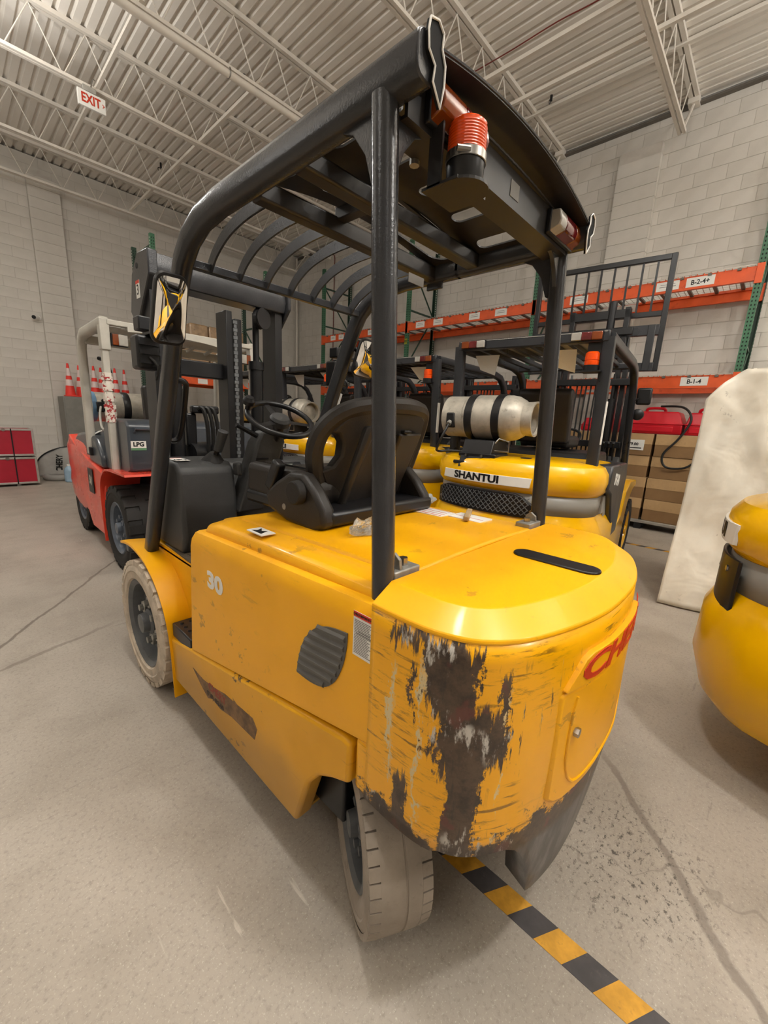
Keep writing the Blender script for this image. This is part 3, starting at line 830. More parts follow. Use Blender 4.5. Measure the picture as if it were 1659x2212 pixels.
# --- raised rear panel with lettering
def curved_plate(o0, o1, z0f, z1f, out, nn=20):
    R = []
    for i in range(nn + 1):
        o = o0 + (o1 - o0) * i / nn
        y = 0.2 + cw_y(o)
        z0, z1 = z0f(o), z1f(o)
        R.append([(XC + o, y + 0.02, z0), (XC + o, y - out, z0), (XC + o, y - out, z1), (XC + o, y + 0.02, z1)])
    return MB().rings(R)
ztop = lambda o: 1.005 - max(0, abs(o) - 0.225) * 1.1
zlo = lambda o: 0.605 + max(0, abs(o) - 0.26) * 0.8
F.part('rear_panel', curved_plate(-0.30, 0.30, zlo, lambda o: min(ztop(o), 0.925), 0.012), 'worn1', bevel=0.010, label='raised yellow rear panel')
F.part('name_strip', curved_plate(-0.292, 0.292, lambda o: 0.928, lambda o: max(ztop(o), 0.93), 0.016), 'worn1', bevel=0.006)
F.part('panel_rib', MB().tube(bez([(XC + o, 0.2 + cw_y(o) - 0.0115, z) for o, z in ((-0.24, 0.90), (-0.25, 0.84), (-0.245, 0.72), (-0.20, 0.645), (-0.1, 0.635), (0, 0.635), (0.1, 0.635), (0.20, 0.645), (0.245, 0.72), (0.25, 0.84), (0.24, 0.90))], 5), 0.0045, 8), 'worn1')
tb = text_mb('CHERY', 0.084, Matrix.Identity(4), 0.0008, 0.0025, 0.25)
tb.v = [Vector((XC + p.x * 1.95, 0.2 + cw_y(p.x * 1.95) - 0.0172 - p.z, 0.966 + p.y)) for p in tb.v]
F.part('lettering', tb, 'red_ink', smooth=False, label='red slanted CHERY lettering')
F.part('bolt', MB().cyl((XC - 0.225, 0.2 + cw_y(-0.225) - 0.010, 0.80), (XC - 0.225, 0.2 + cw_y(-0.225) - 0.022, 0.80), 0.012, n=6), 'steel')
F.part('tow_pin_plate', MB().box(1.05, 1.28, 0.27, 0.32, 0.30, 0.42), 'black', bevel=0.02)

# --- side panels, sills
def side_panel(m):
    R = []
    ys = [0.592 + (1.715 - 0.592) * k / 14 for k in range(15)]
    for y in ys:
        f = (y - 0.592) / (1.715 - 0.592)
        zb = 0.702 - 0.240 * f
        zt = 1.073 - 0.050 * f
        sh = 0.060 * f ** 6
        yi = max(y, 0.685)
        pts = [(0.632, zb, y), (0.632, zt - 0.06, y), (0.637, zt - 0.03, y), (0.652, zt - 0.006, y), (0.668, zt, y), (0.80, zt, yi), (0.80, zb, yi)]
        r = []
        for x, z, yy in pts:
            r.append((x if not m else mxx(x), yy - sh * (z - 0.46) / 0.57, z))
        R.append(r)
    return MB().rings(R)
for m in (0, 1):
    F.part('side_panel', side_panel(m), 'worn1', bevel=0.016, seg=3)
def arc(cx, cy, r, a0, a1, n=8):
    return [(cx + r * math.cos(math.radians(a0 + (a1 - a0) * i / n)), cy + r * math.sin(math.radians(a0 + (a1 - a0) * i / n))) for i in range(n + 1)]
sill = [(1.972, 0.410), (1.965, 0.19), (0.915, 0.19), (0.88, 0.30), (0.85, 0.39), (0.80, 0.455), (0.74, 0.492), (0.668, 0.525), (0.664, 0.658), (0.70, 0.662)]
for m in (0, 1):
    xa, xb = (0.630, 0.70) if not m else (mxx(0.70), mxx(0.630))
    F.part('sill_panel', MB().prism(sill, 0, xa, xb), 'worn2', bevel=0.014, seg=3, label='scraped yellow sill panel' if not m else None)
    xa, xb = (0.655, 0.80) if not m else (mxx(0.80), mxx(0.655))
    F.part('sill_return', MB().prism([(1.95, 0.185), (0.93, 0.185), (0.93, 0.195), (1.95, 0.195)], 0, xa, xb), 'worn2')
# --- hood and battery lid
hp = [(0.672, 1.02), (0.675, 1.075), (0.69, 1.092), (0.745, 1.100), (0.752, 1.106)]
hp = hp + [(mxx(x), z) for x, z in hp[::-1]]
R = []
for y, dz in ((0.613, 0.006), (0.9, 0.0), (1.30, -0.012), (1.52, -0.022), (1.60, -0.035), (1.64, -0.075)):
    R.append([(x, y, z + dz) for x, z in hp])
F.part('hood', MB().rings(R), 'worn1', bevel=0.01)
lp = [(0.762, 1.09), (0.766, 1.112), (0.785, 1.118), (1.0, 1.126), (1.165, 1.128)]
lp = lp + [(mxx(x), z) for x, z in lp[-2::-1]]
R = [[(x, y, z + dz) for x, z in lp] for y, dz in ((0.613, 0.003), (0.9, 0.0), (1.30, -0.014), (1.50, -0.024))]
F.part('battery_lid', MB().rings(R), 'worn1', bevel=0.008)
# --- number, vent, decal
F.part('number_decal', text_mb('30', 0.092, frame((0.6305, 1.447, 0.862), (0, -1, 0.0), (0, 0.0, 1)), 0.0005, 0.0045, squeeze=1.42), 'white', smooth=False, label='white number 30')
vent = [(p.x, p.y) for p in bez([(0.906, 0.757, 0), (0.897, 0.81, 0), (0.872, 0.875, 0), (0.828, 0.928, 0), (0.78, 0.955, 0), (0.735, 0.967, 0), (0.688, 0.973, 0)], 4)] + [(p.x, p.y) for p in bez([(0.688, 0.973, 0), (0.691, 0.93, 0), (0.705, 0.87, 0), (0.735, 0.81, 0), (0.78, 0.772, 0), (0.84, 0.757, 0), (0.906, 0.757, 0)], 4)][1:-1]
vp = F.part('side_vent', MB().prism(vent, 0, 0.6285, 0.64), 'vent', label='grey louvred vent')
for k in range(7):
    z = 0.775 + k * 0.0275
    sl = lambda y: z - (y - 0.79) * 0.10
    ys = []
    for (y0, z0), (y1, z1) in zip(vent, vent[1:] + vent[:1]):
        d0, d1 = z0 - sl(y0), z1 - sl(y1)
        if d0 * d1 <= 0 and d0 != d1: ys.append(y0 + (y1 - y0) * d0 / (d0 - d1))
    if len(ys) >= 2:
        a, b = min(ys) + 0.006, max(ys) - 0.006
        F.part('louvre', MB().rings([[(0.6287, y, sl(y) - 0.006), (0.6240, y, sl(y) - 0.002), (0.6225, y, sl(y) + 0.006), (0.6287, y, sl(y) + 0.013)] for y in (a, b)]), 'vent', parent=vp, smooth=False)
def decal(y0, y1, z0, z1, x=0.6308):
    d = F.part('warning_decal', MB().box(x - 0.0008, x + 0.001, y0, y1, z0, z1), 'white', smooth=False, label='white instruction decal with red header')
    F.part('header', MB().box(x - 0.0012, x, y0, y1, z1 - 0.014, z1), 'red_label', parent=d, smooth=False)
    F.part('lettering', text_mb('CHECK BEFORE START', 0.0085, frame((x - 0.0014, (y0 + y1) / 2, z1 - 0.007), (0, -1, 0), (0, 0, 1)), 0.0002, 0.0003, squeeze=0.82), 'ink', parent=d, smooth=False)
    m = MB(); z = z1 - 0.021
    rr = random.Random(3)
    while z > z0 + 0.006:
        m.box(x - 0.0012, x - 0.0006, y0 + 0.004 + rr.random() * 0.018, y1 - 0.004, z - 0.0014, z + 0.0004)
        z -= 0.0042
    m.box(x - 0.0014, x - 0.0006, y0 + 0.012, y1 - 0.018, z0 + 0.066, z0 + 0.069).box(x - 0.0014, x - 0.0006, y0 + 0.008, y1 - 0.012, z0 + 0.061, z0 + 0.064)
    F.part('print', m, 'ink_grey', parent=d, smooth=False, stuff=True)
decal(0.597, 0.668, 0.927, 1.045)
# torn sticker on the sill
ts = F.part('torn_sticker', MB().prism([(1.71, 0.375), (1.60, 0.37), (1.50, 0.385), (1.40, 0.41), (1.18, 0.43), (1.15, 0.40), (1.17, 0.345), (1.35, 0.335), (1.44, 0.315), (1.52, 0.32), (1.56, 0.30), (1.63, 0.33)], 0, 0.6288, 0.632), paint('torn_sticker_print', lin(120, 92, 64), 0.6, 0.4, 22, dirt=lin(70, 62, 56)), smooth=False, label='torn brown sticker remains')
F.part('lettering', text_mb('CHERY', 0.05, frame((0.6284, 1.47, 0.372), (0, -1, 0.04), (0, 0, 1)), 0.0002, 0.001), paint('faded_red_ink', lin(150, 62, 48), 0.6, 0.2, 30), parent=ts, smooth=False)
F.part('lettering', text_mb('(718) 482-00', 0.03, frame((0.6284, 1.49, 0.330), (0, -1, 0.04), (0, 0, 1)), 0.0002, 0.0006), 'ink', parent=ts, smooth=False)
lab = F.part('hood_label', MB().box(1.36, 1.47, 0.94, 1.22, 1.112, 1.1245).box(1.40, 1.50, 0.78, 0.93, 1.112, 1.1265), 'white', smooth=False, label='white safety labels on the hood')
F.part('print', MB().box(1.372, 1.378, 0.95, 1.21, 1.1244, 1.125).box(1.40, 1.404, 0.95, 1.21, 1.1244, 1.125).box(1.43, 1.434, 0.96, 1.20, 1.1244, 1.125).box(1.46, 1.462, 0.96, 1.2, 1.1244, 1.125).box(1.44, 1.443, 0.79, 0.92, 1.1264, 1.127), 'red_label', parent=lab, smooth=False, stuff=True)
pl = F.part('pinch_label', MB().box(0.69, 0.745, 1.20, 1.30, 1.097, 1.1005), 'white', smooth=False, label='white pinch-point label')
F.part('pictogram', MB().prism([(0.70, 1.22), (0.735, 1.235), (0.72, 1.25), (0.738, 1.28), (0.715, 1.27), (0.70, 1.285)], 2, 1.1005, 1.101), 'ink', parent=pl, smooth=False)

# --- wheels
wheel(F, (0.715, 2.33, 0.353), (-1, 0, 0), 0.353, 0.23, 'dusty', 'rim', 26, 6, 0.235)
wheel(F, (mxx(0.715), 2.33, 0.353), (1, 0, 0), 0.353, 0.23, 'dusty', 'rim', 26, 6, 0.235)
st_ = math.radians(30)
ax = Vector((-math.cos(st_), math.sin(st_), 0))
wheel(F, (0.785, 0.70, 0.265), ax, 0.265, 0.175, 'dusty2', 'rim', 44, 6, 0.16)
wheel(F, (mxx(0.785), 0.70, 0.265), -ax, 0.265, 0.175, 'dusty2', 'rim', 44, 6, 0.16)
# --- front fenders and body wall
def fender(m):
    pa = [(2.66, 0.745), (2.52, 0.765), (2.38, 0.757), (2.24, 0.725), (2.12, 0.66), (2.03, 0.57), (1.975, 0.46), (1.95, 0.32), (1.94, 0.11)]
    pa = [(p.x, p.y) for p in bez([(a, b, 0) for a, b in pa], 3)]
    R = []
    for i, (y, z) in enumerate(pa):
        x0 = 0.618; x1 = 0.80 if i > 3 else 0.66 + 0.035 * i
        f = [(x0, y, z), (x1, y, z), (x1, y - 0.004, z - 0.012), (x0, y - 0.004, z - 0.012)]
        R.append([(q[0] if not m else mxx(q[0]), q[1], q[2]) for q in f])
    return MB().rings(R)
for m in (0, 1):
    F.part('fender', fender(m), 'worn1', bevel=0.003)
    xa, xb = (0.735, 0.80) if not m else (mxx(0.80), mxx(0.735))
    F.part('body_wall', MB().prism([(1.66, 0.42), (1.66, 0.775), (2.52, 0.775), (2.46, 0.70), (2.2, 0.70), (2.06, 0.60), (1.99, 0.44)], 0, xa, xb), 'worn1', bevel=0.006)
    xa, xb = (0.636, 0.745) if not m else (mxx(0.745), mxx(0.636))
    sp = F.part('step', MB().box(xa, xb, 1.735, 1.955, 0.425, 0.495), 'black', bevel=0.006, label='black studded step')
    for i in range(2):
        for k in range(4):
            F.part('stud', MB().cyl((xa + 0.032 + i * 0.042, 1.775 + k * 0.047, 0.494), (xa + 0.032 + i * 0.042, 1.775 + k * 0.047, 0.503), 0.011, 0.007, 8), 'black', parent=sp)
F.part('mud_flap_bolt', MB().cyl((0.628, 1.945, 0.145), (0.616, 1.945, 0.145), 0.006, n=6), 'black')
F.part('floor_plate', MB().box(0.735, 1.60, 1.60, 2.50, 0.755, 0.785), 'worn1', bevel=0.004)
fm = F.part('floor_mat', MB().prism([(0.742, 1.64), (1.58, 1.64), (1.58, 2.30), (0.742, 2.30), (0.728, 2.0), (0.722, 1.80)], 2, 0.786, 0.795), 'mat', bevel=0.003, label='worn brown rubber floor mat')
for k in range(5):
    F.part('mat_rib', MB().box(0.76 + k * 0.035, 0.768 + k * 0.035, 1.72, 2.05, 0.795, 0.799), 'mat', parent=fm)
# --- dash cowl
F.part('cowl', MB().prism([(2.06, 0.79), (2.02, 0.88), (2.035, 1.10), (2.055, 1.215), (2.10, 1.25), (2.28, 1.262), (2.45, 1.20), (2.47, 0.79)], 0, 0.742, 1.03), 'plastic', bevel=0.02, seg=3)
F.part('cowl', MB().prism([(2.14, 0.79), (2.12, 0.98), (2.09, 1.10), (2.18, 1.235), (2.32, 1.24), (2.45, 1.18), (2.47, 0.79)], 0, 1.02, 1.66), 'plastic', bevel=0.02, seg=3)
dp = F.part('display_bezel', MB().add([(1.30, 2.082, 1.11), (1.55, 2.082, 1.11), (1.53, 2.165, 1.222), (1.31, 2.165, 1.222), (1.30, 2.10, 1.10), (1.55, 2.10, 1.10), (1.53, 2.18, 1.215), (1.31, 2.18, 1.215)], [(0, 1, 2, 3), (4, 7, 6, 5), (0, 4, 5, 1), (1, 5, 6, 2), (2, 6, 7, 3), (3, 7, 4, 0)]), 'black', bevel=0.006)
F.part('display_screen', MB().add([(1.33, 2.088, 1.128), (1.46, 2.088, 1.128), (1.455, 2.149, 1.21), (1.335, 2.149, 1.21)], [(0, 1, 2, 3)]), 'screen', parent=dp, solid=0.004, smooth=False)
bl = F.part('brake_label', MB().box(0.76, 0.83, 2.12, 2.26, 1.2565, 1.2590), 'white', smooth=False, label='white parking brake label with red top')
F.part('header', MB().box(0.76, 0.83, 2.235, 2.26, 1.259, 1.2595), 'red_label', parent=bl, smooth=False)
F.part('pictogram', text_mb('(P)', 0.055, frame((0.795, 2.16, 1.2594), (1, 0, 0), (0, 1, 0)), 0.0003, 0.001), 'ink', parent=bl, smooth=False)
lv = F.part('brake_lever', MB().cyl((0.955, 2.14, 1.22), (0.96, 2.09, 1.32), 0.014, n=10), 'black')
F.part('lever_grip', MB().cyl((0.96, 2.09, 1.305), (0.975, 2.05, 1.41), 0.022, 0.027, 12), 'plastic', parent=lv, bevel=0.004)
F.part('lever_boot', MB().lathe([(0.07, 0), (0.055, 0.02), (0.025, 0.06)], (0.955, 2.14, 1.235), (0, -0.35, 0.94), 14), 'rubber', parent=lv)
# --- steering column and wheel
colr = [[(1.02 + dx, 2.0 + dy, 0.98) for dx, dy in ((0, 0), (0.15, 0), (0.15, 0.14), (0, 0.14))],
        [(1.06 + dx, 1.97 + dy, 1.15) for dx, dy in ((0, 0), (0.155, 0), (0.155, 0.13), (0, 0.13))],
        [(1.10 + dx, 1.935 + dy, 1.36) for dx, dy in ((0, 0), (0.17, 0), (0.17, 0.11), (0, 0.11))],
        [(1.13 + dx, 1.93 + dy, 1.42) for dx, dy in ((0, 0), (0.12, 0), (0.12, 0.08), (0, 0.08))]]
sc_col = F.part('steering_column', MB().rings(colr), 'plastic', bevel=0.016, seg=3)
for k in range(2):
    F.part('column_slot', MB().box(1.10 - k * 0.03, 1.17 - k * 0.03, 1.945 + k * 0.042, 1.965 + k * 0.042, 1.268 - k * 0.15, 1.278 - k * 0.15), 'black', parent=sc_col)
SC = Vector((1.215, 1.90, 1.482)); SN = Vector((-0.05, -0.48, 0.875)).normalized()
a_ = Vector((1, 0, 0)); a_ = (a_ - SN * a_.dot(SN)).normalized(); e_ = SN.cross(a_)
sw = F.part('steering_wheel', MB().torus(SC, SN, 0.168, 0.0145, 44, 12), 'black')
for ang in (200, 335, 90):
    t = math.radians(ang); p = SC + (a_ * math.cos(t) + e_ * math.sin(t)) * 0.165
    F.part('spoke', MB().rings([[SC - SN * 0.012 + q for q in (a_ * 0.02, e_ * 0.02, -a_ * 0.02, -e_ * 0.02)], [p + q for q in (a_ * 0.014, e_ * 0.014, -a_ * 0.014, -e_ * 0.014)]]), 'black', parent=sw)
F.part('horn_button', MB().lathe([(0.052, -0.03), (0.055, 0.0), (0.045, 0.014), (0.0, 0.02)], SC, SN, 24), 'plastic', parent=sw)
F.part('steering_shaft', MB().cyl(SC - SN * 0.12, SC, 0.03, n=16), 'black', parent=sw)
kp = SC + (a_ * math.cos(math.radians(150)) + e_ * math.sin(math.radians(150))) * 0.168
F.part('steering_knob', MB().lathe([(0.012, 0.0), (0.014, 0.03), (0.028, 0.04), (0.031, 0.06), (0.02, 0.078), (0, 0.08)], kp, SN, 16), 'black', parent=sw)
F.part('direction_lever', MB().cyl((1.13, 1.97, 1.385), (1.00, 1.96, 1.445), 0.014, 0.011, 10), 'black', parent=sc_col)
F.part('light_lever', MB().cyl((1.26, 1.95, 1.385), (1.37, 1.92, 1.41), 0.013, 0.009, 10), 'black', parent=sc_col)
F.part('tilt_lever', MB().box(1.02, 1.05, 2.0, 2.06, 1.18, 1.25), 'plastic', parent=sc_col, bevel=0.012)
F.part('grab_rail', MB().tube(bez([(1.30, 2.2, 1.2), (1.30, 2.2, 1.36), (1.33, 2.2, 1.40), (1.38, 2.2, 1.40), (1.41, 2.2, 1.36), (1.41, 2.2, 1.2)], 5), 0.012, 8), 'black')
# --- seat
so = [(-.18, 1.095), (-.25, 1.16), (-.31, 1.29), (-.335, 1.41), (-.30, 1.505), (-.20, 1.565), (0, 1.585), (.20, 1.58), (.30, 1.558), (.335, 1.51), (.33, 1.44), (.285, 1.29), (.23, 1.16), (.17, 1.095)]
SX = 1.215
so = [(x * 0.86, z if z < 1.2 else z - 0.025 * (z - 1.2) / 0.38) for x, z in so]
sy = lambda z: 1.20 - 0.14 * (z - 1.1) / 0.48
curve = [p for p in bez([(x, z, 0) for x, z in so] + [(so[0][0], so[0][1], 0)], 4)][:-1]
seat = F.part('seat_back', MB().prism([(SX + x * 0.86, z if z < 1.2 else z - 0.025 * (z - 1.2) / 0.38) for x, z in [(-.16, 1.10), (-.235, 1.17), (-.31, 1.31), (-.265, 1.33), (-.24, 1.375), (-.245, 1.43), (-.27, 1.462), (-.305, 1.468), (-.24, 1.53), (-.14, 1.56), (0, 1.57), (.2, 1.565), (.30, 1.53), (.31, 1.44), (.27, 1.29), (.21, 1.16), (.15, 1.10)]], 1, 0, 0.05), 'seat', bevel=0.008)
for v in seat.data.vertices:
    w = v.co + F.org
    cup = 0.10 * ((w.x - SX) / 0.33) ** 2
    v.co.y = sy(w.z) + (w.y) * 1.0 + cup - F.org.y
F.part('seat_rim', MB().tube([(SX + p.x, sy(p.y) + 0.03 + 0.10 * (p.x / 0.33) ** 2, p.y) for p in curve] + [(SX + curve[0].x, sy(curve[0].y) + 0.03 + 0.10 * (curve[0].x / 0.33) ** 2, curve[0].y)], 0.034, 10), 'seat', parent=seat)
F.part('document_pocket', MB().rings([[(1.22, 1.185, 1.14), (1.35, 1.2, 1.14), (1.35, 1.22, 1.14), (1.22, 1.22, 1.14)], [(1.24, 1.078, 1.44), (1.43, 1.125, 1.44), (1.43, 1.16, 1.44), (1.24, 1.11, 1.44)], [(1.235, 1.074, 1.452), (1.435, 1.12, 1.452), (1.435, 1.16, 1.452), (1.235, 1.11, 1.452)]]), 'seat', parent=seat, bevel=0.01)
F.part('pocket_clip', MB().box(1.26, 1.305, 1.075, 1.10, 1.452, 1.466), 'black', parent=seat, bevel=0.004)
F.part('back_rib', MB().rings([[(0.99, 1.17, 1.12), (1.02, 1.17, 1.12), (1.02, 1.20, 1.12), (0.99, 1.20, 1.12)], [(1.05, 1.06, 1.48), (1.09, 1.055, 1.48), (1.09, 1.10, 1.48), (1.05, 1.10, 1.48)]]), 'seat', parent=seat, bevel=0.012)
cu = F.part('seat_cushion', MB().box(0.92, 1.44, 1.20, 1.68, 1.165, 1.275), 'seat', bevel=0.045, seg=4)
F.part('seat_cushion_bolster', MB().box(0.885, 0.95, 1.24, 1.66, 1.16, 1.30), 'seat', parent=cu, bevel=0.028, seg=3)
F.part('seat_base', MB().box(0.88, 1.46, 1.06, 1.66, 1.125, 1.18), 'black', bevel=0.015)
hinge = [(1.42, 1.14), (1.44, 1.20), (1.36, 1.255), (1.27, 1.30), (1.19, 1.305), (1.12, 1.25), (1.07, 1.19), (1.06, 1.13), (1.12, 1.10), (1.3, 1.11)]
for xa, xb in ((0.845, 0.905), (1.40, 1.455)):
    hg = F.part('seat_hinge_cover', MB().prism(hinge, 0, xa, xb), 'seat', bevel=0.018, seg=3)
    if xa < 1:
        F.part('recline_knob', MB().cyl((0.845, 1.20, 1.235), (0.812, 1.20, 1.235), 0.045, 0.042, 24), 'rubber', parent=hg, bevel=0.004)
        F.part('hinge_hole', MB().cyl((0.847, 1.30, 1.165), (0.8435, 1.30, 1.165), 0.012, n=12), 'zinc', parent=hg)
F.part('belt_buckle', MB().obox((0.87, 1.40, 1.27), (0.04, 0.05, 0.13), rotm(0.5, 0, 0)), 'black', bevel=0.01)
F.part('belt_strap', MB().obox((0.96, 1.45, 1.30), (0.20, 0.045, 0.006), rotm(0, 0.2, 0.2)), 'rubber')

# --- overhead guard
railprof = [(a, b) for a, b in rrect(0.060, 0.080, 0.022, 3)]
RP = [(0.59, 2.156), (1.42, 2.156)] + [(y, z) for y, z in ((1.56, 2.144), (1.66, 2.108), (1.735, 2.05), (1.79, 1.965), (1.84, 1.865))] + [(2.375, 0.74)]
GXC = 1.152
mxg = lambda x: 2 * GXC - x
for m in (0, 1):
    x = 0.695 if not m else mxg(0.695)
    path = RP if not m else [(1.105, 2.156), (1.42, 2.156)] + RP[2:]
    F.part('guard_rail', MB().sweep([(x, y, z) for y, z in path], (1, 0, 0), railprof), 'charcoal', bevel=0.004)
    if m: F.part('guard_rail', MB().sweep([(x, 0.59, 2.156), (x, 1.125, 2.156)], (1, 0, 0), railprof), 'charcoal', bevel=0.004)
    px_ = [(x + 0.028 * math.cos(k), 0.029 * math.sin(k)) for k in [2 * math.pi * i / 20 for i in range(20)]]
    mb = MB().rings([[(p[0], 0.632 + p[1], 1.045) for p in px_], [(p[0] - 0.006 * (1 - 2 * m), 0.69 + p[1], 2.13) for p in px_]])
    F.part('guard_post', mb, 'charcoal', angle=80)
    F.part('post_gusset', MB().prism([(0.70, 2.125), (0.84, 2.125), (0.785, 2.10), (0.745, 2.05), (0.72, 1.98), (0.69, 1.96)], 0, x - 0.006, x + 0.006), 'charcoal', bevel=0.002)
    gx = [(x, 2.11), (x + (0.12 if not m else -0.12), 2.11), (x + (0.075 if not m else -0.075), 2.09), (x + (0.042 if not m else -0.042), 2.05), (x + (0.02 if not m else -0.02), 2.0)]
    F.part('post_gusset', MB().prism(gx, 1, 0.675, 0.69), 'charcoal', bevel=0.002)
# rail end: flat black plate paints the shade inside the open channel, bright cut edge
def end_profile(x, sgn):
    o = [(-0.018, 0.050), (0.006, 0.058), (0.022, 0.046), (0.020, 0.022), (0.032, 0.002), (0.032, -0.030), (0.024, -0.068), (-0.002, -0.038), (0.002, -0.012), (-0.018, 0.004), (-0.022, 0.03)]
    o = [(x + sgn * a, 2.156 + b) for a, b in o]
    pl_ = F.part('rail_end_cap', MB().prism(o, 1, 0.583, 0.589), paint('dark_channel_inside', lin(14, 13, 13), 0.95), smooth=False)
    F.part('cut_edge', MB().tube([(p[0], 0.581, p[1]) for p in o + o[:1]], 0.0022, 6), 'white', parent=pl_, label='bright bare cut edge')
end_profile(0.705, 1)
end_profile(mxg(0.705), -1)
# roof plate with slots
RX0, RX1 = 0.70, mxg(0.70)
rz_ = lambda x: 2.178 + 0.056 * (1 - ((x - GXC) / 0.453) ** 2)
def roof_plate():
    mb = MB()
    def solid(x0, x1, y0, y1):
        n = max(2, int((x1 - x0) / 0.05))
        vs = [(x0 + (x1 - x0) * i / n, y, 0) for y in (y0, y1) for i in range(n + 1)]
        mb.add(vs, [(i, i + 1, n + 2 + i, n + 1 + i) for i in range(n)])
    def holed(x0, x1, y0, y1, hx0, hx1, hy0, hy1):
        w, h = hx1 - hx0, hy1 - hy0
        inner = rrect(w, h, min(w, h) / 2 - 0.001 if h / w < 2.5 or w / h < 2.5 else 0.03, 6, (hx0 + hx1) / 2, (hy0 + hy1) / 2)
        n = len(inner); outer = []
        cx, cy = (hx0 + hx1) / 2, (hy0 + hy1) / 2
        for k, (px, py) in enumerate(inner):
            q = k // 7; r = k % 7
            c = [(x1, y1), (x0, y1), (x0, y0), (x1, y0)][q]
            if r == 3: outer.append(c)
            elif (r < 3) == (q in (0, 2)): outer.append((c[0], py))
            else: outer.append((px, c[1]))
        mb.add([(p[0], p[1], 0) for p in inner + outer], [(k, (k + 1) % n, n + (k + 1) % n, n + k) for k in range(n)])
    solid(RX0, RX1, 0.588, 0.71)
    xs = [0.70, 0.875, 1.065, 1.26, 1.44, RX1]
    for i in range(5):
        cx = (0.785, 0.97, 1.165, 1.352, 1.53)[i]
        holed(xs[i], xs[i + 1], 0.71, 1.0, cx - 0.028, cx + 0.028, 0.74, 0.985)
    solid(RX0, RX1, 1.0, 1.06)
    holed(0.70, 0.85, 1.06, 1.235, 0.745, 0.805, 1.08, 1.205)
    holed(0.85, 1.03, 1.06, 1.235, 0.915, 0.978, 1.08, 1.205)
    holed(1.03, RX1, 1.06, 1.235, 1.085, 1.56, 1.075, 1.215)
    solid(RX0, RX1, 1.235, 1.265)
    for p in mb.v: p.z = rz_(p.x)
    F.part('roof_plate', mb, 'roof', solid=0.006, smooth=False)
roof_plate()
F.part('roof_edge', MB().tube([(RX0 + (RX1 - RX0) * i / 24, 0.588, rz_(RX0 + (RX1 - RX0) * i / 24)) for i in range(25)], 0.0035, 6), 'charcoal', label='glossy rear lip of the roof plate')
F.part('rear_crossbeam', MB().prism([(0.655, 2.100), (0.735, 2.100), (0.735, 2.107), (0.664, 2.107), (0.664, 2.19), (0.655, 2.19)], 0, 0.72, mxg(0.72)), 'roof', smooth=False)
F.part('weld_seam', MB().tube([(0.78 + i * 0.013, 0.654 + 0.001 * (i % 2), 2.186 + 0.018 * (1 - ((i - 29) / 29) ** 2)) for i in range(59)], 0.004, 6), 'charcoal')
F.part('roof_crossbeam', MB().box(0.72, mxg(0.72), 1.005, 1.06, 2.128, 2.18), 'roof', bevel=0.008)
F.part('roof_crossbeam', MB().box(0.72, 1.60, 1.225, 1.275, 2.12, 2.178), 'roof', bevel=0.008)
F.part('beam_end_plate', MB().box(1.60, 1.612, 1.20, 1.285, 2.09, 2.175), 'charcoal', bevel=0.003)
F.part('roof_stiffener', MB().box(1.015, 1.055, 1.03, 1.24, 2.165, 2.205), 'roof', bevel=0.004)
for k in range(7):
    x = 0.79 + k * 0.122
    pts = bez([(x, 1.26, 2.165), (x, 1.42, 2.162), (x, 1.56, 2.14), (x, 1.665, 2.095), (x, 1.725, 2.045)], 5)
    F.part('guard_rib', MB().sweep(pts, (1, 0, 0), [(-0.004, -0.021), (0.004, -0.021), (0.004, 0.021), (-0.004, 0.021)]), 'charcoal', smooth=False)
F.part('front_crossbar', MB().box(0.72, 1.615, 1.712, 1.742, 2.03, 2.062), 'charcoal', bevel=0.004)
F.part('ratings_plate', MB().box(1.40, 1.50, 1.222, 1.225, 2.07, 2.105), 'ink_grey', smooth=False, label='pale ratings plate under the roof')
# lamps and beacon on the rear beam
def tail_lamp(xs, mats):
    o = F.part('tail_lamp', MB().box(xs[0] - 0.004, xs[-1] + 0.004, 0.640, 0.656, 2.112, 2.182), 'black', bevel=0.004)
    for a, b, mt in zip(xs, xs[1:], mats):
        F.part('lens', MB().prism([(0.644, 2.115), (0.612, 2.126), (0.606, 2.142), (0.614, 2.174), (0.644, 2.178)], 0, a, b), mt, parent=o, bevel=0.004, smooth=True)
tail_lamp((0.775, 0.865, 0.955), ('amber', 'red_lens'))
tail_lamp((1.405, 1.455, 1.545, 1.60), ('clear_lens', 'red_lens', 'amber'))
F.part('beam_label', MB().box(1.155, 1.205, 0.6535, 0.6548, 2.125, 2.165), 'ink_grey', smooth=False)
F.part('beam_bolt', MB().cyl((0.84, 0.735, 2.11), (0.84, 0.735, 2.09), 0.012, n=8), 'zinc')
BX, BY = 0.855, 0.60
bk = F.part('beacon_bracket', MB().box(BX - 0.055, BX - 0.049, BY + 0.025, BY + 0.06, 2.005, 2.13).box(BX - 0.055, BX + 0.06, BY - 0.02, BY + 0.075, 2.003, 2.009).lathe([(0.055, 0), (0.055, 0.006)], (BX, BY, 2.0025), (0, 0, 1), 28), 'roof', smooth=False)
F.part('beacon_base', MB().lathe([(0.038, 0), (0.040, 0.004), (0.0415, 0.048)], (BX, BY, 2.009), (0, 0, 1), 32), 'black', parent=bk)
F.part('beacon_clamp', MB().lathe([(0.043, 0), (0.0445, 0.001), (0.0445, 0.017), (0.043, 0.018)], (BX, BY, 2.052), (0, 0, 1), 32, caps=False), 'steel', parent=bk, label='bright steel clamp band')
dome = [(0.041, 0.0)]
for k in range(9): dome += [(0.0415, k * 0.0055 + 0.002), (0.0405, k * 0.0055 + 0.0045)]
dome += [(0.0405, 0.053), (0.037, 0.057), (0.0, 0.059)]
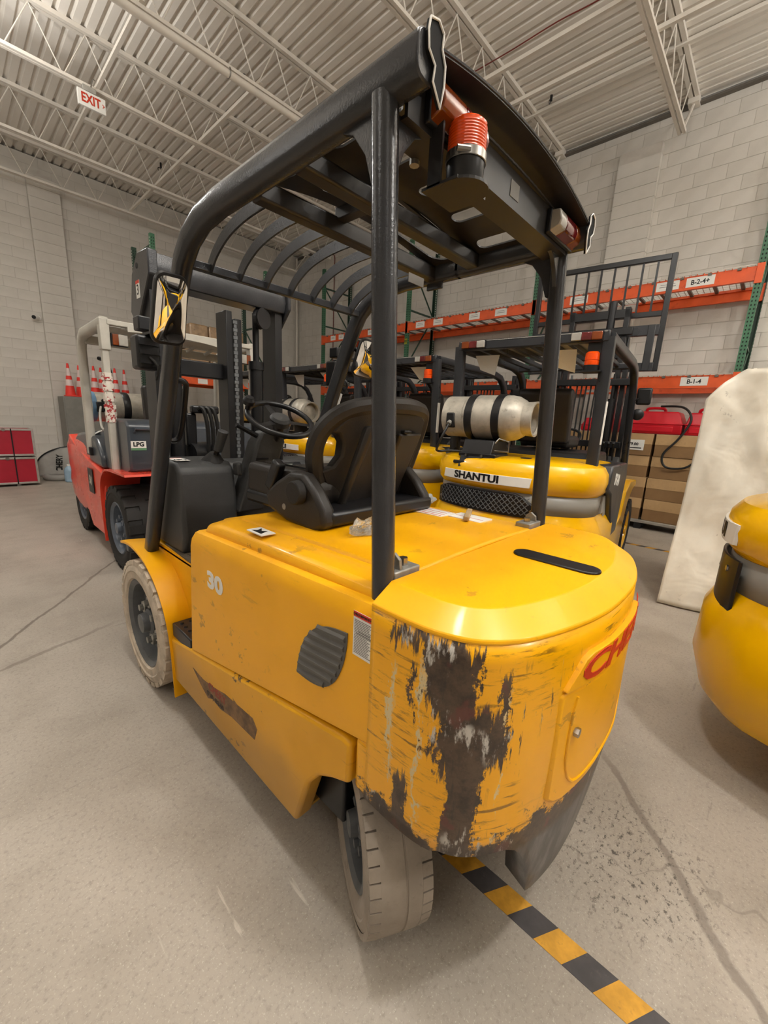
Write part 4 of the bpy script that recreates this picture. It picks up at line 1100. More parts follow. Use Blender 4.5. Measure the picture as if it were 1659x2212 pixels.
F.part('beacon_lens', MB().lathe(dome, (BX, BY, 2.070), (0, 0, 1), 36), 'orange_lens', parent=bk, label='ribbed orange beacon lens')
F.part('clamp_screw', MB().cyl((BX - 0.052, BY - 0.012, 2.06), (BX - 0.03, BY - 0.03, 2.06), 0.006, n=8), 'steel', parent=bk)
# post feet
for x, s_ in ((0.695, 1), (mxg(0.695), -1)):
    ft = F.part('post_foot', MB().box(min(x + s_ * 0.02, x + s_ * 0.12), max(x + s_ * 0.02, x + s_ * 0.12), 0.615, 0.675, 1.105, 1.135 if s_ > 0 else 1.14), 'zinc', bevel=0.004)
    F.part('foot_bracket', MB().prism([(0.62, 1.13), (0.67, 1.13), (0.665, 1.16), (0.645, 1.175), (0.625, 1.16)], 0, x + s_ * 0.045, x + s_ * 0.055), 'zinc', parent=ft, bevel=0.002)
    F.part('foot_bolt', MB().cyl((x + s_ * 0.085, 0.645, 1.13), (x + s_ * 0.085, 0.645, 1.155), 0.012, n=6), 'steel', parent=ft)
# mirrors
def mirror(c, nrm, up, w, h, arm_to):
    c = Vector(c); f = frame(c, Vector(up).cross(nrm), up)
    prof = [(a, b) for a, b in rrect(w, h, 0.032, 6)]
    prof = [(a * (1 - 0.12 * b / h), b) for a, b in prof]
    def ring(k, d): return [f @ Vector((a * k, b * k, d)) for a, b in prof]
    m = F.part('mirror', MB().rings([ring(0.94, 0.0), ring(1.0, -0.002), ring(1.03, -0.012), ring(0.95, -0.03), ring(0.5, -0.045)]), 'black')
    F.part('mirror_glass', MB().rings([ring(0.0, 0.011), ring(0.3, 0.010), ring(0.6, 0.0075), ring(0.925, 0.001)], False, False), 'mirror', parent=m, angle=60)
    F.part('mirror_arm', MB().tube([f @ Vector((0, 0, -0.035)), Vector(arm_to)], 0.012, 8), 'black', parent=m)
mirror((0.614, 1.665, 1.850), (0.10, -0.90, -0.40), (0, -0.35, 0.93), 0.118, 0.238, (0.695, 1.88, 1.90))
mirror((1.655, 1.715, 1.825), (-0.25, -0.88, -0.36), (0.05, -0.3, 0.95), 0.14, 0.20, (1.64, 1.82, 1.90))
# head lamps on the front pillars
for x, yy, zz in ((0.69, 2.21, 1.755), (1.755, 2.10, 1.775)):
    hl = F.part('head_lamp', MB().box(x - 0.05, x + 0.05, yy - 0.05, yy + 0.05, zz - 0.075, zz + 0.075), 'black', bevel=0.014, seg=3)
    for k in range(3): F.part('cooling_fin', MB().box(x - 0.042, x + 0.042, yy - 0.06, yy - 0.048, zz - 0.05 + k * 0.04, zz - 0.035 + k * 0.04), 'black', parent=hl)
    F.part('lamp_bracket', MB().box(x - 0.01, x + 0.05, yy - 0.16, yy + 0.02, zz + 0.075, zz + 0.085), 'black', parent=hl)
    F.part('turn_lamp', MB().box(x - 0.035, x + 0.045, yy - 0.045, yy + 0.03, zz + 0.095, zz + 0.155), 'black', bevel=0.006)
    F.part('cable', MB().tube(bez([(x, yy - 0.05, zz - 0.02), (x + 0.02, yy - 0.09, zz - 0.06), (x + 0.02, yy - 0.06, zz - 0.12)], 4), 0.006, 6), 'hydraulic', parent=hl)
F.part('grab_handle', MB().tube(bez([(0.725, 2.03, 1.63), (0.775, 2.0, 1.63), (0.79, 2.03, 1.58), (0.79, 2.10, 1.42), (0.775, 2.13, 1.36), (0.72, 2.12, 1.36)], 5), 0.0135, 10), 'black')
wl_ = F.part('pillar_warning_label', MB().obox((1.70, 2.02, 1.60), (0.004, 0.05, 0.12), rotm(0.42, 0, 0)), 'white', smooth=False)

# --- mast
mastx = 1.20
for x, w in ((0.832, 0.05), (1.565, 0.05)):
    F.part('mast_rail', MB().prism([(x - w / 2, 2.46), (x + w / 2, 2.46), (x + w / 2, 2.475), (x - w / 2 + 0.012, 2.475), (x - w / 2 + 0.012, 2.60), (x + w / 2, 2.60), (x + w / 2, 2.615), (x - w / 2, 2.615)], 2, 0.15, 2.16), 'black', smooth=False)
F.part('mast_rail', MB().box(1.215, 1.255, 2.47, 2.60, 0.2, 2.09), 'black', bevel=0.004)
F.part('mast_rail', MB().box(1.285, 1.33, 2.50, 2.60, 0.2, 2.06), 'black', bevel=0.004)
for x in (0.92, 1.435):
    F.part('lift_cylinder', MB().cyl((x, 2.52, 0.2), (x, 2.52, 1.80), 0.042, n=20).cyl((x, 2.52, 1.78), (x, 2.52, 1.83), 0.048, n=20), 'black')
    F.part('cylinder_rod', MB().cyl((x, 2.52, 1.80), (x, 2.52, 2.12), 0.02, n=14), 'black')
    F.part('chain_wheel', MB().lathe([(0.03, -0.02), (0.062, -0.02), (0.055, 0), (0.062, 0.02), (0.03, 0.02)], (x + 0.01, 2.46, 2.085), (0.35, -1, 0), 24), 'black')
mb = MB()
for k in range(62):
    z = 0.72 + k * 0.0215
    mb.obox((1.27, 2.468, z), (0.026 if k % 2 else 0.017, 0.01, 0.019))
F.part('lift_chain', mb, 'rim', label='grey leaf chain', stuff=True)
F.part('mast_crossbar', MB().prism([(2.44, 2.14), (2.42, 2.20), (2.44, 2.275), (2.56, 2.285), (2.60, 2.24), (2.58, 2.14)], 0, 0.835, 1.60), 'charcoal', bevel=0.006, label='glossy dark mast crossbar')
for xa, xb in ((0.790, 0.836), (1.60, 1.622)):
    ep = F.part('mast_end_plate', MB().prism([(2.40, 2.275), (2.56, 2.285), (2.66, 2.20), (2.72, 2.02), (2.66, 1.96), (2.58, 1.985), (2.46, 2.10), (2.40, 2.16)], 0, xa, xb), 'charcoal', bevel=0.006)
    if xa < 1:
        lb = F.part('load_label', MB().box(0.7885, 0.79, 2.545, 2.60, 2.07, 2.155), 'white', parent=ep, smooth=False)
        F.part('end_hole', MB().cyl((0.7895, 2.57, 2.225), (0.788, 2.57, 2.225), 0.014, n=14), 'ink', parent=ep)
F.part('numeral', text_mb('3', 0.07, frame((0.7880, 2.572, 2.108), (0, -1, 0), (0, 0, 1)), 0.0003, 0.001), 'ink', smooth=False)
F.part('numeral_header', MB().box(0.7878, 0.7885, 2.545, 2.60, 2.14, 2.155), 'red_label', smooth=False)
F.part('mast_crossbar', MB().box(0.85, 1.26, 2.53, 2.60, 1.70, 1.79), 'black', bevel=0.006)
F.part('tilt_cylinder', MB().cyl((0.90, 1.95, 0.62), (0.90, 2.5, 0.78), 0.03, n=14), 'black')
for k in range(3):
    F.part('hydraulic_hose', MB().tube(bez([(1.03 + k * 0.03, 2.50, 1.50), (1.05 + k * 0.03, 2.46, 1.52), (1.075 + k * 0.03, 2.46, 1.40), (1.09 + k * 0.025, 2.5, 1.15), (1.10 + k * 0.02, 2.5, 0.9)], 5), 0.012, 8), 'hydraulic')
F.part('hose_guide', MB().box(1.0, 1.16, 2.48, 2.53, 1.49, 1.535).box(0.97, 1.03, 2.5, 2.55, 1.30, 1.49), 'black', bevel=0.01)
F.part('lift_motor', MB().cyl((0.98, 2.52, 1.25), (1.10, 2.56, 1.25), 0.07, n=20), 'black')
F.part('fork_carriage', MB().box(0.76, 1.62, 2.68, 2.74, 0.22, 0.34).box(0.76, 1.62, 2.68, 2.74, 0.60, 0.70).box(0.80, 0.90, 2.62, 2.70, 0.2, 0.74).box(1.48, 1.58, 2.62, 2.70, 0.2, 0.74).box(0.66, 0.76, 2.68, 2.72, 0.66, 0.70), 'rim', bevel=0.006)
for x in (0.98, 1.40):
    F.part('fork', MB().prism([(2.74, 0.06), (2.74, 0.72), (2.78, 0.72), (2.785, 0.10), (3.55, 0.075), (3.55, 0.06)], 0, x - 0.05, x + 0.05), 'black', bevel=0.004)

# --- things lying on the hood
ws = Vector((1.44, 0.86, 1.1275))
single('wood_stick', MB().obox(ws + Vector((0, 0, 0.0115)), (0.022, 0.17, 0.018), rotm(0.0, 0, math.radians(-63))), 'wood', 'short splintered wooden stick lying on the yellow hood beside the white label', 'stick', tuple(ws), bevel=0.003)
mb = MB().sphere((0, 0, 0.0), 0.06, 20, 10, (1.5, 1.0, 0.55))
rr = random.Random(5)
from mathutils import noise as mnoise
mb.v = [Vector((p.x * (1 + 0.5 * mnoise.noise(p * 30)), p.y * (1 + 0.5 * mnoise.noise(p * 28 + Vector((3, 1, 2)))), max(-0.004, p.z * (1 + 0.9 * mnoise.noise(p * 26)))) ) for p in mb.v]
mb.v = [p + Vector((1.56, 1.20, 1.126)) for p in mb.v]
single('rag', mb, 'rag', 'crumpled grey rag on the hood tucked against the seat', 'rag', (1.56, 1.20, 1.112))
mb = MB().sphere((0, 0, 0.01), 0.055, 36, 20, (1.7, 0.8, 0.5))
mb.v = [Vector((p.x * (1 + 0.25 * mnoise.noise(p * 45)), p.y * (1 + 0.3 * mnoise.noise(p * 40 + Vector((1, 5, 2)))), max(-0.002, p.z * (1 + 0.9 * mnoise.noise(p * 48))))) + Vector((0.965, 0.955, 1.127)) for p in mb.v]
single('plastic_bag', mb, 'film', 'crumpled clear plastic wrapper on the hood behind the seat', 'wrapper', (0.965, 0.955, 1.124))
# ============================================================ gas forklifts
def make_truck(name, label, loc, heading, group):
    """rear face at local y = 0, driving direction +y, ground z = 0"""
    t = T(name, label, 'forklift', loc, math.radians(heading - 90), group, world=False)
    P = t.part
    hw = 0.73
    half = [(-hw, .95), (-hw, .48), (-.71, .33), (-.62, .19), (-.46, .09), (-.25, .026), (0, 0)]
    half = half + [(-x, y) for x, y in half[-2::-1]]
    cv = [(p.x, p.y) for p in bez([(x, y, 0) for x, y in half], 4)]
    def yc(x):
        for (x0, y0), (x1, y1) in zip(cv, cv[1:]):
            if x0 <= x <= x1 and x1 > x0: return y0 + (y1 - y0) * (x - x0) / (x1 - x0)
        return 0.0
    def bend(mb):
        for p in mb.v: p.y += yc(p.x)
        return mb
    def ring(d, z):
        out = []
        for i, (x, y) in enumerate(cv):
            x0, y0 = cv[max(i - 1, 0)]; x1, y1 = cv[min(i + 1, len(cv) - 1)]
            L = math.hypot(x1 - x0, y1 - y0)
            out.append((x - (y1 - y0) / L * d, y + (x1 - x0) / L * d, z))
        return out
    P('counterweight', MB().rings([ring(0.10, 0.24), ring(0.03, 0.32), ring(-0.02, 0.48), ring(-0.015, 0.70), ring(0.02, 0.78), ring(0.055, 0.84), ring(0.05, 0.99), ring(0.015, 1.03), ring(0.0, 1.10), ring(0.01, 1.17), ring(0.045, 1.22), ring(0.10, 1.24), ring(0.22, 1.25)]), 'yellow_new')
    # silver band, as a strip round the back
    b0, b1 = ring(0.05, 0.835), ring(0.045, 0.99)
    P('silver_band', MB().add(b0 + b1, [(i, i + 1, len(b0) + i + 1, len(b0) + i) for i in range(len(b0) - 1)]), 'grey_stripe', solid=0.004)
    # name plate
    ox = -0.15
    N = 16
    def strip(x0, x1, z0, z1, out, slant=0.0):
        R = []
        for i in range(N + 1):
            x = x0 + (x1 - x0) * i / N
            R.append([(x, yc(x) + .015, z0), (x, yc(x) - out, z0), (x + slant, yc(x + slant) - out, z1), (x + slant, yc(x) + .015, z1)])
        return MB().rings(R)
    t.strip, t.bend, t.yc = strip, bend, yc
    np_ = P('name_plate', strip(ox - .40, ox + .40, 1.042, 1.118, .006, .012), 'white', bevel=0.002, label='white plate with black SHANTUI lettering')
    P('lettering', bend(text_mb('SHANTUI', 0.082, frame((ox - 0.05, -0.0065, 1.08), (1, 0, 0), (0, 0, 1)), 0.0006, 0.0035, squeeze=1.25)), 'ink', parent=np_, smooth=False)
    # grille
    R = []
    for i in range(N + 1):
        x = -.62 + .94 * i / N
        zt = min(.985, .94 + max(0, x + .62) * .35, .985 - max(0, x - .17) * .7)
        R.append([(x, yc(x) + .06, .80), (x, yc(x) + .012, .80), (x, yc(x) + .012, zt), (x, yc(x) + .06, zt)])
    gr = P('grille', MB().rings(R), 'black', bevel=0.004)
    m = MB()
    for k in range(-18, 22):
        for s_ in (-1, 1):
            x0 = k * 0.045 - 0.15; x1 = x0 + s_ * 0.15
            xa, xb = max(min(x0, x1), -0.58), min(max(x0, x1), 0.26)
            if xb - xa > 0.02:
                za = 0.82 + (xa - x0) * s_ * 1.0; zb = 0.82 + (xb - x0) * s_ * 1.0
                m.cyl((xa, 0.008, za), (xb, 0.008, zb), 0.004, n=4)
    P('grille_mesh', bend(m), 'rim', parent=gr, smooth=False, stuff=True)
    for x in (-.58, .28): P('bolt', MB().cyl((x, yc(x) + 0.015, 0.86), (x, yc(x) + 0.002, 0.86), 0.012, n=6), 'steel', parent=gr)
    P('cover_plug', MB().cyl((0.12, 0.28, 1.245), (0.12, 0.28, 1.256), 0.045, n=20), 'black')
    # chassis, hood, side covers
    P('hood', MB().prism([(.86, 1.0), (.80, 1.22), (.86, 1.30), (1.55, 1.30), (1.62, 1.22), (1.62, 0.8), (.86, .8)], 0, -.52, .52), 'black', bevel=0.02)
    P('chassis', MB().box(-.58, .58, .8, 2.75, .22, .62).box(-.5, .5, .3, .9, .25, .8), 'black', bevel=0.01)
    for s_ in (-1, 1):
        xa, xb = sorted((s_ * .52, s_ * .735))
        P('side_cover', MB().prism([(.50, 1.24), (.42, 1.05), (.62, .99), (.98, .56), (1.30, .56), (1.45, 1.10), (1.35, 1.22)], 0, *sorted((s_ * .60, s_ * .742))), 'dark_frame', bevel=0.015)
        P('side_band', MB().prism([(.52, .985), (.66, .985), (1.02, .50), (1.02, .36), (.62, .84), (.52, .84)], 0, *sorted((s_ * .66, s_ * .7))), 'grey_stripe', bevel=0.003)
        P('lower_body', MB().prism([(.9, .26), (.90, .70), (1.30, .60), (1.62, .66), (1.75, .90), (2.05, .98), (2.6, .95), (2.66, .88), (2.35, .86), (2.05, .74), (1.92, .45), (1.90, .26)], 0, xa, xb), 'yellow_new', bevel=0.012)
        P('step_plate', MB().box(*sorted((s_ * .5, s_ * .73)), 1.35, 1.9, .40, .43), 'black', bevel=0.004)
        wheel(t, (s_ * .60, 2.36, .37), (s_, 0, 0), .37, .28, 'rubber', 'yellow_new', 20, 6, .22)
        wheel(t, (s_ * .52, .84, .29), (s_, 0, 0), .29, .20, 'rubber', 'yellow_new', 18, 6, .165)
    P('lettering', text_mb('SFG40', 0.13, frame((0.7435, 0.80, 1.10), (0, 1, -0.12), (0, 0, 1)), 0.0006, 0.004, 0.1, squeeze=0.8), 'white', smooth=False)
    P('lettering', text_mb('SHANTUI', 0.085, frame((0.684, 0.66, 0.913), (0, 1, 0), (0, 0, 1)), 0.0006, 0.003, squeeze=0.8), 'ink', smooth=False)
    P('floor_plate', MB().box(-.6, .6, 1.6, 2.6, .66, .70), 'mat')
    P('dash', MB().prism([(2.25, .70), (2.20, 1.15), (2.30, 1.22), (2.55, 1.18), (2.62, .70)], 0, -.56, .56), 'plastic', bevel=0.02)
    P('steering_column', MB().cyl((0, 2.25, 1.1), (0, 2.02, 1.40), 0.045, n=12), 'black')
    P('steering_wheel', MB().torus((0, 2.0, 1.42), (0, -.55, .83), .16, .014, 28, 8), 'black')
    s0 = P('seat', MB().box(-.24, .24, 1.12, 1.60, 1.32, 1.44), 'seat', bevel=0.04, seg=3)
    P('seat_back', MB().prism([(1.02, 1.36), (1.16, 1.38), (1.08, 1.86), (1.0, 1.88), (.96, 1.84)], 0, -.25, .25), 'seat', parent=s0, bevel=0.035, seg=3)
    # overhead guard
    bx = [(a, b) for a, b in rrect(.085, .075, .018, 2)]
    for s_ in (-1, 1):
        pth = [(.36, 2.17), (1.70, 2.17), (1.90, 2.14), (2.02, 2.06), (2.10, 1.94), (2.16, 1.80), (2.50, 1.0)]
        P('guard_rail', MB().sweep([(s_ * .595, y, z) for y, z in pth], (1, 0, 0), rrect(.07, .08, .018, 2)), 'dark_frame', angle=50)
        P('guard_post', MB().rings([[(s_ * .60 + a, .40 + b, 1.20) for a, b in bx], [(s_ * .595 + a, .34 + b, 2.17) for a, b in bx]]), 'dark_frame')
        P('warning_strip', MB().box(*sorted((s_ * .638, s_ * .645)), .345, .385, 1.40, 1.72), 'white', smooth=False)
    P('rear_crossbeam', MB().box(-.60, .60, .30, .36, 2.135, 2.215), 'dark_frame', bevel=0.01)
    P('front_crossbeam', MB().box(-.60, .60, 1.78, 1.84, 2.13, 2.19), 'dark_frame', bevel=0.01)
    for k in range(7):
        x = -.45 + k * .15
        P('roof_bar', MB().box(x - .018, x + .018, .36, 1.80, 2.15, 2.19), 'dark_frame', bevel=0.004)
    P('roof_sheet', MB().box(-.58, .58, .30, 1.2, 2.20, 2.208), 'pale_grey', smooth=False, label='pale clear rain sheet edge')
    for s_, mats in ((-1, ('amber', 'red_lens', 'clear_lens')), (1, ('clear_lens', 'red_lens', 'amber'))):
        x0 = -.56 if s_ < 0 else .34
        l = P('tail_lamp', MB().box(x0, x0 + .22, .285, .30, 2.142, 2.208), 'black')
        for k in range(3): P('lens', MB().box(x0 + .005 + k * .07, x0 + .075 + k * .07, .265, .288, 2.147, 2.203), mats[k], parent=l, bevel=0.005)
    bc = P('beacon_bracket', MB().box(.46, .58, .33, .36, 1.93, 2.14).box(.44, .58, .27, .40, 1.925, 1.935), 'black')
    P('beacon_base', MB().lathe([(.055, 0), (.057, .04)], (.50, .33, 1.935), n=20), 'black', parent=bc)
    P('beacon_lens', MB().lathe([(.05, 0), (.051, .03), (.048, .034), (.051, .038), (.049, .085), (.04, .095), (0, .097)], (.50, .33, 1.975), n=24), 'orange_lens', parent=bc)
    P('paper_sheet', MB().add([(.12, .50, 2.13), (.34, .52, 2.13), (.33, .60, 1.96), (.20, .58, 2.0)], [(0, 1, 2, 3)]), 'white', solid=0.002, smooth=False)
    P('paper_sheet', MB().add([(-.52, .50, 2.12), (-.30, .52, 2.12), (-.34, .55, 1.95), (-.48, .54, 2.0)], [(0, 1, 2, 3)]), 'white', solid=0.002, smooth=False)
    # pillars' lamps and mirrors
    for s_ in (-1, 1):
        hl = P('head_lamp', MB().lathe([(.02, 0), (.06, .02), (.062, .09), (.055, .10)], (s_ * .66, 2.20, 1.70), (0, 1, 0), 18), 'black')
        P('lens', MB().cyl((s_ * .66, 2.30, 1.70), (s_ * .66, 2.305, 1.70), .054, n=18), 'clear_lens', parent=hl)
        P('mirror', MB().box(s_ * .70 - .07, s_ * .70 + .07, 2.16, 2.20, 1.80, 1.98), 'black', bevel=0.02)
        P('mirror_arm', MB().tube([(s_ * .61, 2.15, 1.84), (s_ * .70, 2.18, 1.89)], .01, 6), 'black')
    # mast
    for s_ in (-1, 1):
        for k, (xo, zt, w) in enumerate(((.44, 2.25, .06), (.36, 2.28, .055))):
            P('mast_rail', MB().box(*sorted((s_ * xo, s_ * (xo + w))), 2.78 + k * .04, 2.90 + k * .04, .15, zt), 'black', bevel=0.004)
        P('lift_cylinder', MB().cyl((s_ * .30, 2.76, .2), (s_ * .30, 2.76, 1.9), .038, n=14).cyl((s_ * .30, 2.76, 1.9), (s_ * .30, 2.76, 2.2), .018, n=10), 'black')
        P('tilt_cylinder', MB().cyl((s_ * .42, 2.2, .62), (s_ * .42, 2.78, .80), .035, n=12), 'black')
        P('lift_chain', MB().box(*sorted((s_ * .20, s_ * .225)), 2.80, 2.81, .6, 2.2), 'rim')
    P('mast_crossbar', MB().box(-.48, .48, 2.72, 2.78, 2.06, 2.14).box(-.48, .48, 2.72, 2.78, 1.30, 1.38), 'black', bevel=0.006)
    for k in range(5): P('hydraulic_hose', MB().tube(bez([(-.12 + k * .055, 2.77, .7), (-.13 + k * .055, 2.76, 1.5), (-.12 + k * .055, 2.77, 2.1)], 3), .011, 6), 'hydraulic')
    for k in range(4): P('control_lever', MB().tube([(.34 + k * .05, 2.22, 1.18), (.34 + k * .05, 2.12, 1.36)], .008, 6).sphere((.34 + k * .05, 2.12, 1.37), .018, 8, 6), 'black')
    # LP gas tank on its bracket
    tx = ox
    P('tank_bracket', MB().prism([(.06, 1.15), (.16, 1.38), (.44, 1.38), (.50, 1.25), (.14, 1.25), (.08, 1.15)], 0, tx - .24, tx + .03).box(tx - .26, tx + .07, .10, .40, 1.235, 1.27), 'black', bevel=0.006)
    P('bracket_bar', MB().cyl((tx - .29, .085, 1.185), (tx + .09, .085, 1.185), .015, n=10), 'black')
    for x in (-.18, -.04): P('bolt', MB().cyl((tx + x, .095, 1.25), (tx + x, .075, 1.25), .012, n=6), 'steel')
    prof = [(.165, -.50), (.178, -.49), (.178, -.30), (.186, -.29), (.19, -.26), (.19, .09), (.18, .145), (.15, .20), (.10, .225), (.0, .232)]
    tk = P('gas_tank', MB().lathe(prof, (tx, .34, 1.57), (1, 0, 0), 36), 'tank')
    P('tank_foot_ring', MB().lathe([(.118, .205), (.135, .205), (.14, .27), (.143, .295), (.128, .295), (.122, .275)], (tx, .34, 1.57), (1, 0, 0), 32, caps=False).lathe([(.118, .215), (.0, .225)], (tx, .34, 1.57), (1, 0, 0), 32, caps=False), 'tank', parent=tk)
    P('collar_opening', MB().box(tx - .44, tx - .36, .152, .20, 1.47, 1.60), 'ink', parent=tk, bevel=0.012)
    P('valve', MB().cyl((tx - .40, .16, 1.52), (tx - .40, .135, 1.50), .022, n=10), 'zinc', parent=tk)
    for x in (-.235, .01):
        P('tank_strap', MB().lathe([(.192, -.035), (.199, -.03), (.199, .03), (.192, .035)], (tx + x, .34, 1.57), (1, 0, 0), 36, caps=False), 'black', parent=tk)
    P('strap_latch', MB().tube([(tx + .05, .13, 1.30), (tx + .17, .12, 1.30), (tx + .17, .12, 1.38), (tx + .08, .13, 1.40), (tx + .05, .13, 1.36)], .007, 6), 'steel')
    P('gas_hose', MB().tube(bez([(tx - .40, .14, 1.50), (tx - .42, .08, 1.40), (tx - .47, .09, 1.30), (tx - .50, .16, 1.255), (tx - .42, .24, 1.262), (tx - .20, .34, 1.262)], 5), .011, 8), 'hydraulic')
    return t
A = make_truck('gas_forklift', 'glossy yellow gas forklift with SHANTUI nameplate and silver gas tank, raised black backrest behind', (2.99, 1.55, 0), 6.5, 'yellow gas forklifts parked in a row')
Ao = A.o
def other(loc, heading, label, skip=()):
    o = copy_tree(Ao, None, skip)
    o.location = loc; o.rotation_euler = (0, 0, math.radians(heading - 90)); o['label'] = label
    return o
other((3.36, 3.36, 0), 3, 'yellow gas forklift second in the row, half hidden behind the seat of the worn forklift')
other((3.30, 5.02, 0), 0, 'yellow gas forklift third in the row, seen over the steering wheel of the worn forklift')
other((3.32, 6.74, 0), 0, 'yellow gas forklift farthest in the row, only its guard seen right of the tall mast')
E5 = other((2.97, 0.02, 0), -110, 'yellow gas forklift cut off by the right picture edge beside the white tarp', ('paper_sheet', 'name_plate', 'lettering'))
# A's raised carriage and load backrest
m = MB()
yb = 3.10
for x in (-.86, .67): A.part('backrest_upright', MB().box(x - .03, x + .03, yb - .03, yb + .03, 2.26, 3.58), 'black', bevel=0.005)
A.part('backrest_rail', MB().box(-.89, .70, yb - .025, yb + .025, 3.52, 3.58), 'black', bevel=0.005)
A.part('backrest_rail', MB().box(-.89, .70, yb - .025, yb + .025, 2.90, 2.96), 'black', bevel=0.005)
for k in range(9):
    x = -.71 + k * .153
    A.part('backrest_bar', MB().box(x - .011, x + .011, yb - .011, yb + .011, 2.94, 3.54), 'black')
A.part('fork_carriage', MB().box(-.84, .65, yb - .05, yb + .02, 2.68, 2.80).box(-.84, .65, yb - .05, yb + .02, 2.26, 2.36).box(-.70, -.62, yb - .06, yb - .01, 2.26, 2.8).box(.53, .61, yb - .06, yb - .01, 2.26, 2.8), 'dark_frame', bevel=0.006)
A.part('inner_mast', MB().box(-.34, -.28, 2.84, 2.95, 1.0, 2.98).box(.28, .34, 2.84, 2.95, 1.0, 2.98).box(-.34, .34, 2.84, 2.90, 2.86, 2.96).box(-.40, .40, 2.80, 2.86, 2.66, 2.74).cyl((.14, 2.86, 2.6), (.14, 2.86, 3.06), .045, n=14), 'black', bevel=0.005)
A.part('side_shifter', MB().box(-.36, .36, 2.94, 3.06, 2.40, 2.66), 'black', bevel=0.01)
# E's bracket arm near the edge of the picture
arm = T.part.__get__(type('X', (), {'o': E5, 'org': Vector((0, 0, 0))})())
arm('bracket_arm', MB().obox((.62, .40, 1.325), (.06, .06, .12), rotm(.5, 0, 0)).obox((.62, .48, 1.44), (.06, .06, .14), rotm(.25, 0, 0)), 'black', bevel=.006)
arm('bracket_arm', MB().tube([(.62, .30, 1.23), (.62, .38, 1.30)], .022, 8), 'black')
arm('bracket_rod', MB().tube(bez([(.60, .30, 1.26), (.60, .42, 1.30), (.60, .55, 1.30)], 3), .014, 8), 'steel')

npE = arm('name_plate', A.strip(-.22, .635, 1.042, 1.135, .007, .012), 'white', bevel=.002, label='white plate with black SHANTUI lettering')
arm('lettering', A.bend(text_mb('SHANTUI', 0.09, frame((.335, -0.0078, 1.088), (1, 0, 0), (0, 0, 1)), 0.0006, 0.004, squeeze=1.25)), 'ink', parent=npE, smooth=False)
arm('grille_end', A.strip(.34, .66, .74, .985, -.03), 'black', bevel=.008)
arm('bolt', MB().cyl((.60, A.yc(.60) + .035, .93), (.612, A.yc(.60) + .018, .93), .014, n=6), 'steel')

# ------------------------------------------------------------ red forklift facing the aisle
Rr = T('red_forklift', 'red forklift with pale grey guard and slate hood, LPG label on its side, at left', 'forklift', (1.72, 6.2, 0))
XR = 1.0; XL = 2.44
mr = lambda x: XR + XL - x
def both(f):
    f(lambda x: x); f(mr)
def sx(fx, a, b): return sorted((fx(a), fx(b)))
cvr = bez([(1.03, 5.30, 0), (1.0, 5.70, 0), (1.0, 6.2, 0), (1.06, 6.55, 0), (1.25, 6.74, 0), (1.72, 6.80, 0), (2.19, 6.74, 0), (2.38, 6.55, 0), (2.44, 6.2, 0), (2.44, 5.70, 0), (2.41, 5.30, 0)], 3)
def rring(k, z, dy=0): return [(1.72 + (p.x - 1.72) * k, 5.3 + (p.y - 5.3) * k + dy, z) for p in cvr]
Rr.part('counterweight', MB().rings([rring(.93, .30), rring(.98, .42), rring(1, .60), rring(.985, .72), rring(1.0, .80), rring(1.0, 1.02), rring(.97, 1.10), rring(.93, 1.15)]), 'red_truck')
def sidep(f):
    Rr.part('side_frame', MB().prism([(5.36, .20), (4.72, .20), (4.70, .86), (4.95, .90), (5.36, .96), (5.95, 1.10), (6.15, 1.17), (6.2, 1.02), (5.75, .60)], 0, *sx(f, XR + .005, XR + .10)), 'red_truck', bevel=0.015)
    fp = bez([(4.72, .20, 0), (4.74, .60, 0), (4.70, .80, 0), (4.58, .90, 0), (4.40, .945, 0), (3.86, .955, 0)], 4)
    RR = []
    for p in fp:
        nx = .02
        RR.append([(f(XR - .03), p.x, p.y), (f(XR + .32), p.x, p.y), (f(XR + .32), p.x - .012, p.y - .018), (f(XR - .03), p.x - .012, p.y - .018)])
    Rr.part('fender', MB().rings(RR), 'red_truck')
    Rr.part('guard_post', MB().sweep([(f(1.035), 5.20, 1.02), (f(1.035), 5.17, 2.06), (f(1.035), 5.12, 2.14), (f(1.035), 5.02, 2.185), (f(1.035), 4.30, 2.205)], (1, 0, 0), rrect(.075, .085, .02, 2)), 'pale_grey', angle=50)
    Rr.part('guard_post', MB().rings([[(f(1.03) + a, 4.33 + b, z) for a, b in rrect(.055, .06, .012, 2)] for z in (.95, 2.20)]), 'pale_grey')
    Rr.part('post_joint', MB().box(*sx(f, .998, 1.07), 4.285, 4.37, 1.98, 2.23), 'pale_grey', bevel=0.006)
    lm = Rr.part('corner_lamp', MB().box(*sx(f, 1.075, 1.20), 4.27, 4.31, 2.02, 2.12), 'black')
    Rr.part('lens', MB().box(*sx(f, 1.08, 1.125), 4.255, 4.275, 2.025, 2.115), 'amber', parent=lm, bevel=.004)
    Rr.part('lens', MB().box(*sx(f, 1.125, 1.195), 4.255, 4.275, 2.025, 2.115), 'clear_lens', parent=lm, bevel=.004)
    Rr.part('post_boot', MB().box(*sx(f, 1.0, 1.11), 5.13, 5.27, 1.0, 1.09), 'black', bevel=.01)
both(sidep)
Rr.part('roof_rail', MB().box(1.05, 2.39, 4.28, 4.34, 2.185, 2.23), 'pale_grey', bevel=.008)
Rr.part('roof_rail', MB().box(1.05, 2.39, 5.06, 5.12, 2.10, 2.18), 'pale_grey', bevel=.008)
for k in range(6): Rr.part('roof_bar', MB().sweep(bez([(1.22 + k * .2, 5.1, 2.15), (1.22 + k * .2, 4.7, 2.22), (1.22 + k * .2, 4.3, 2.18)], 4), (1, 0, 0), rrect(.035, .03, .006, 1)), 'pale_grey')
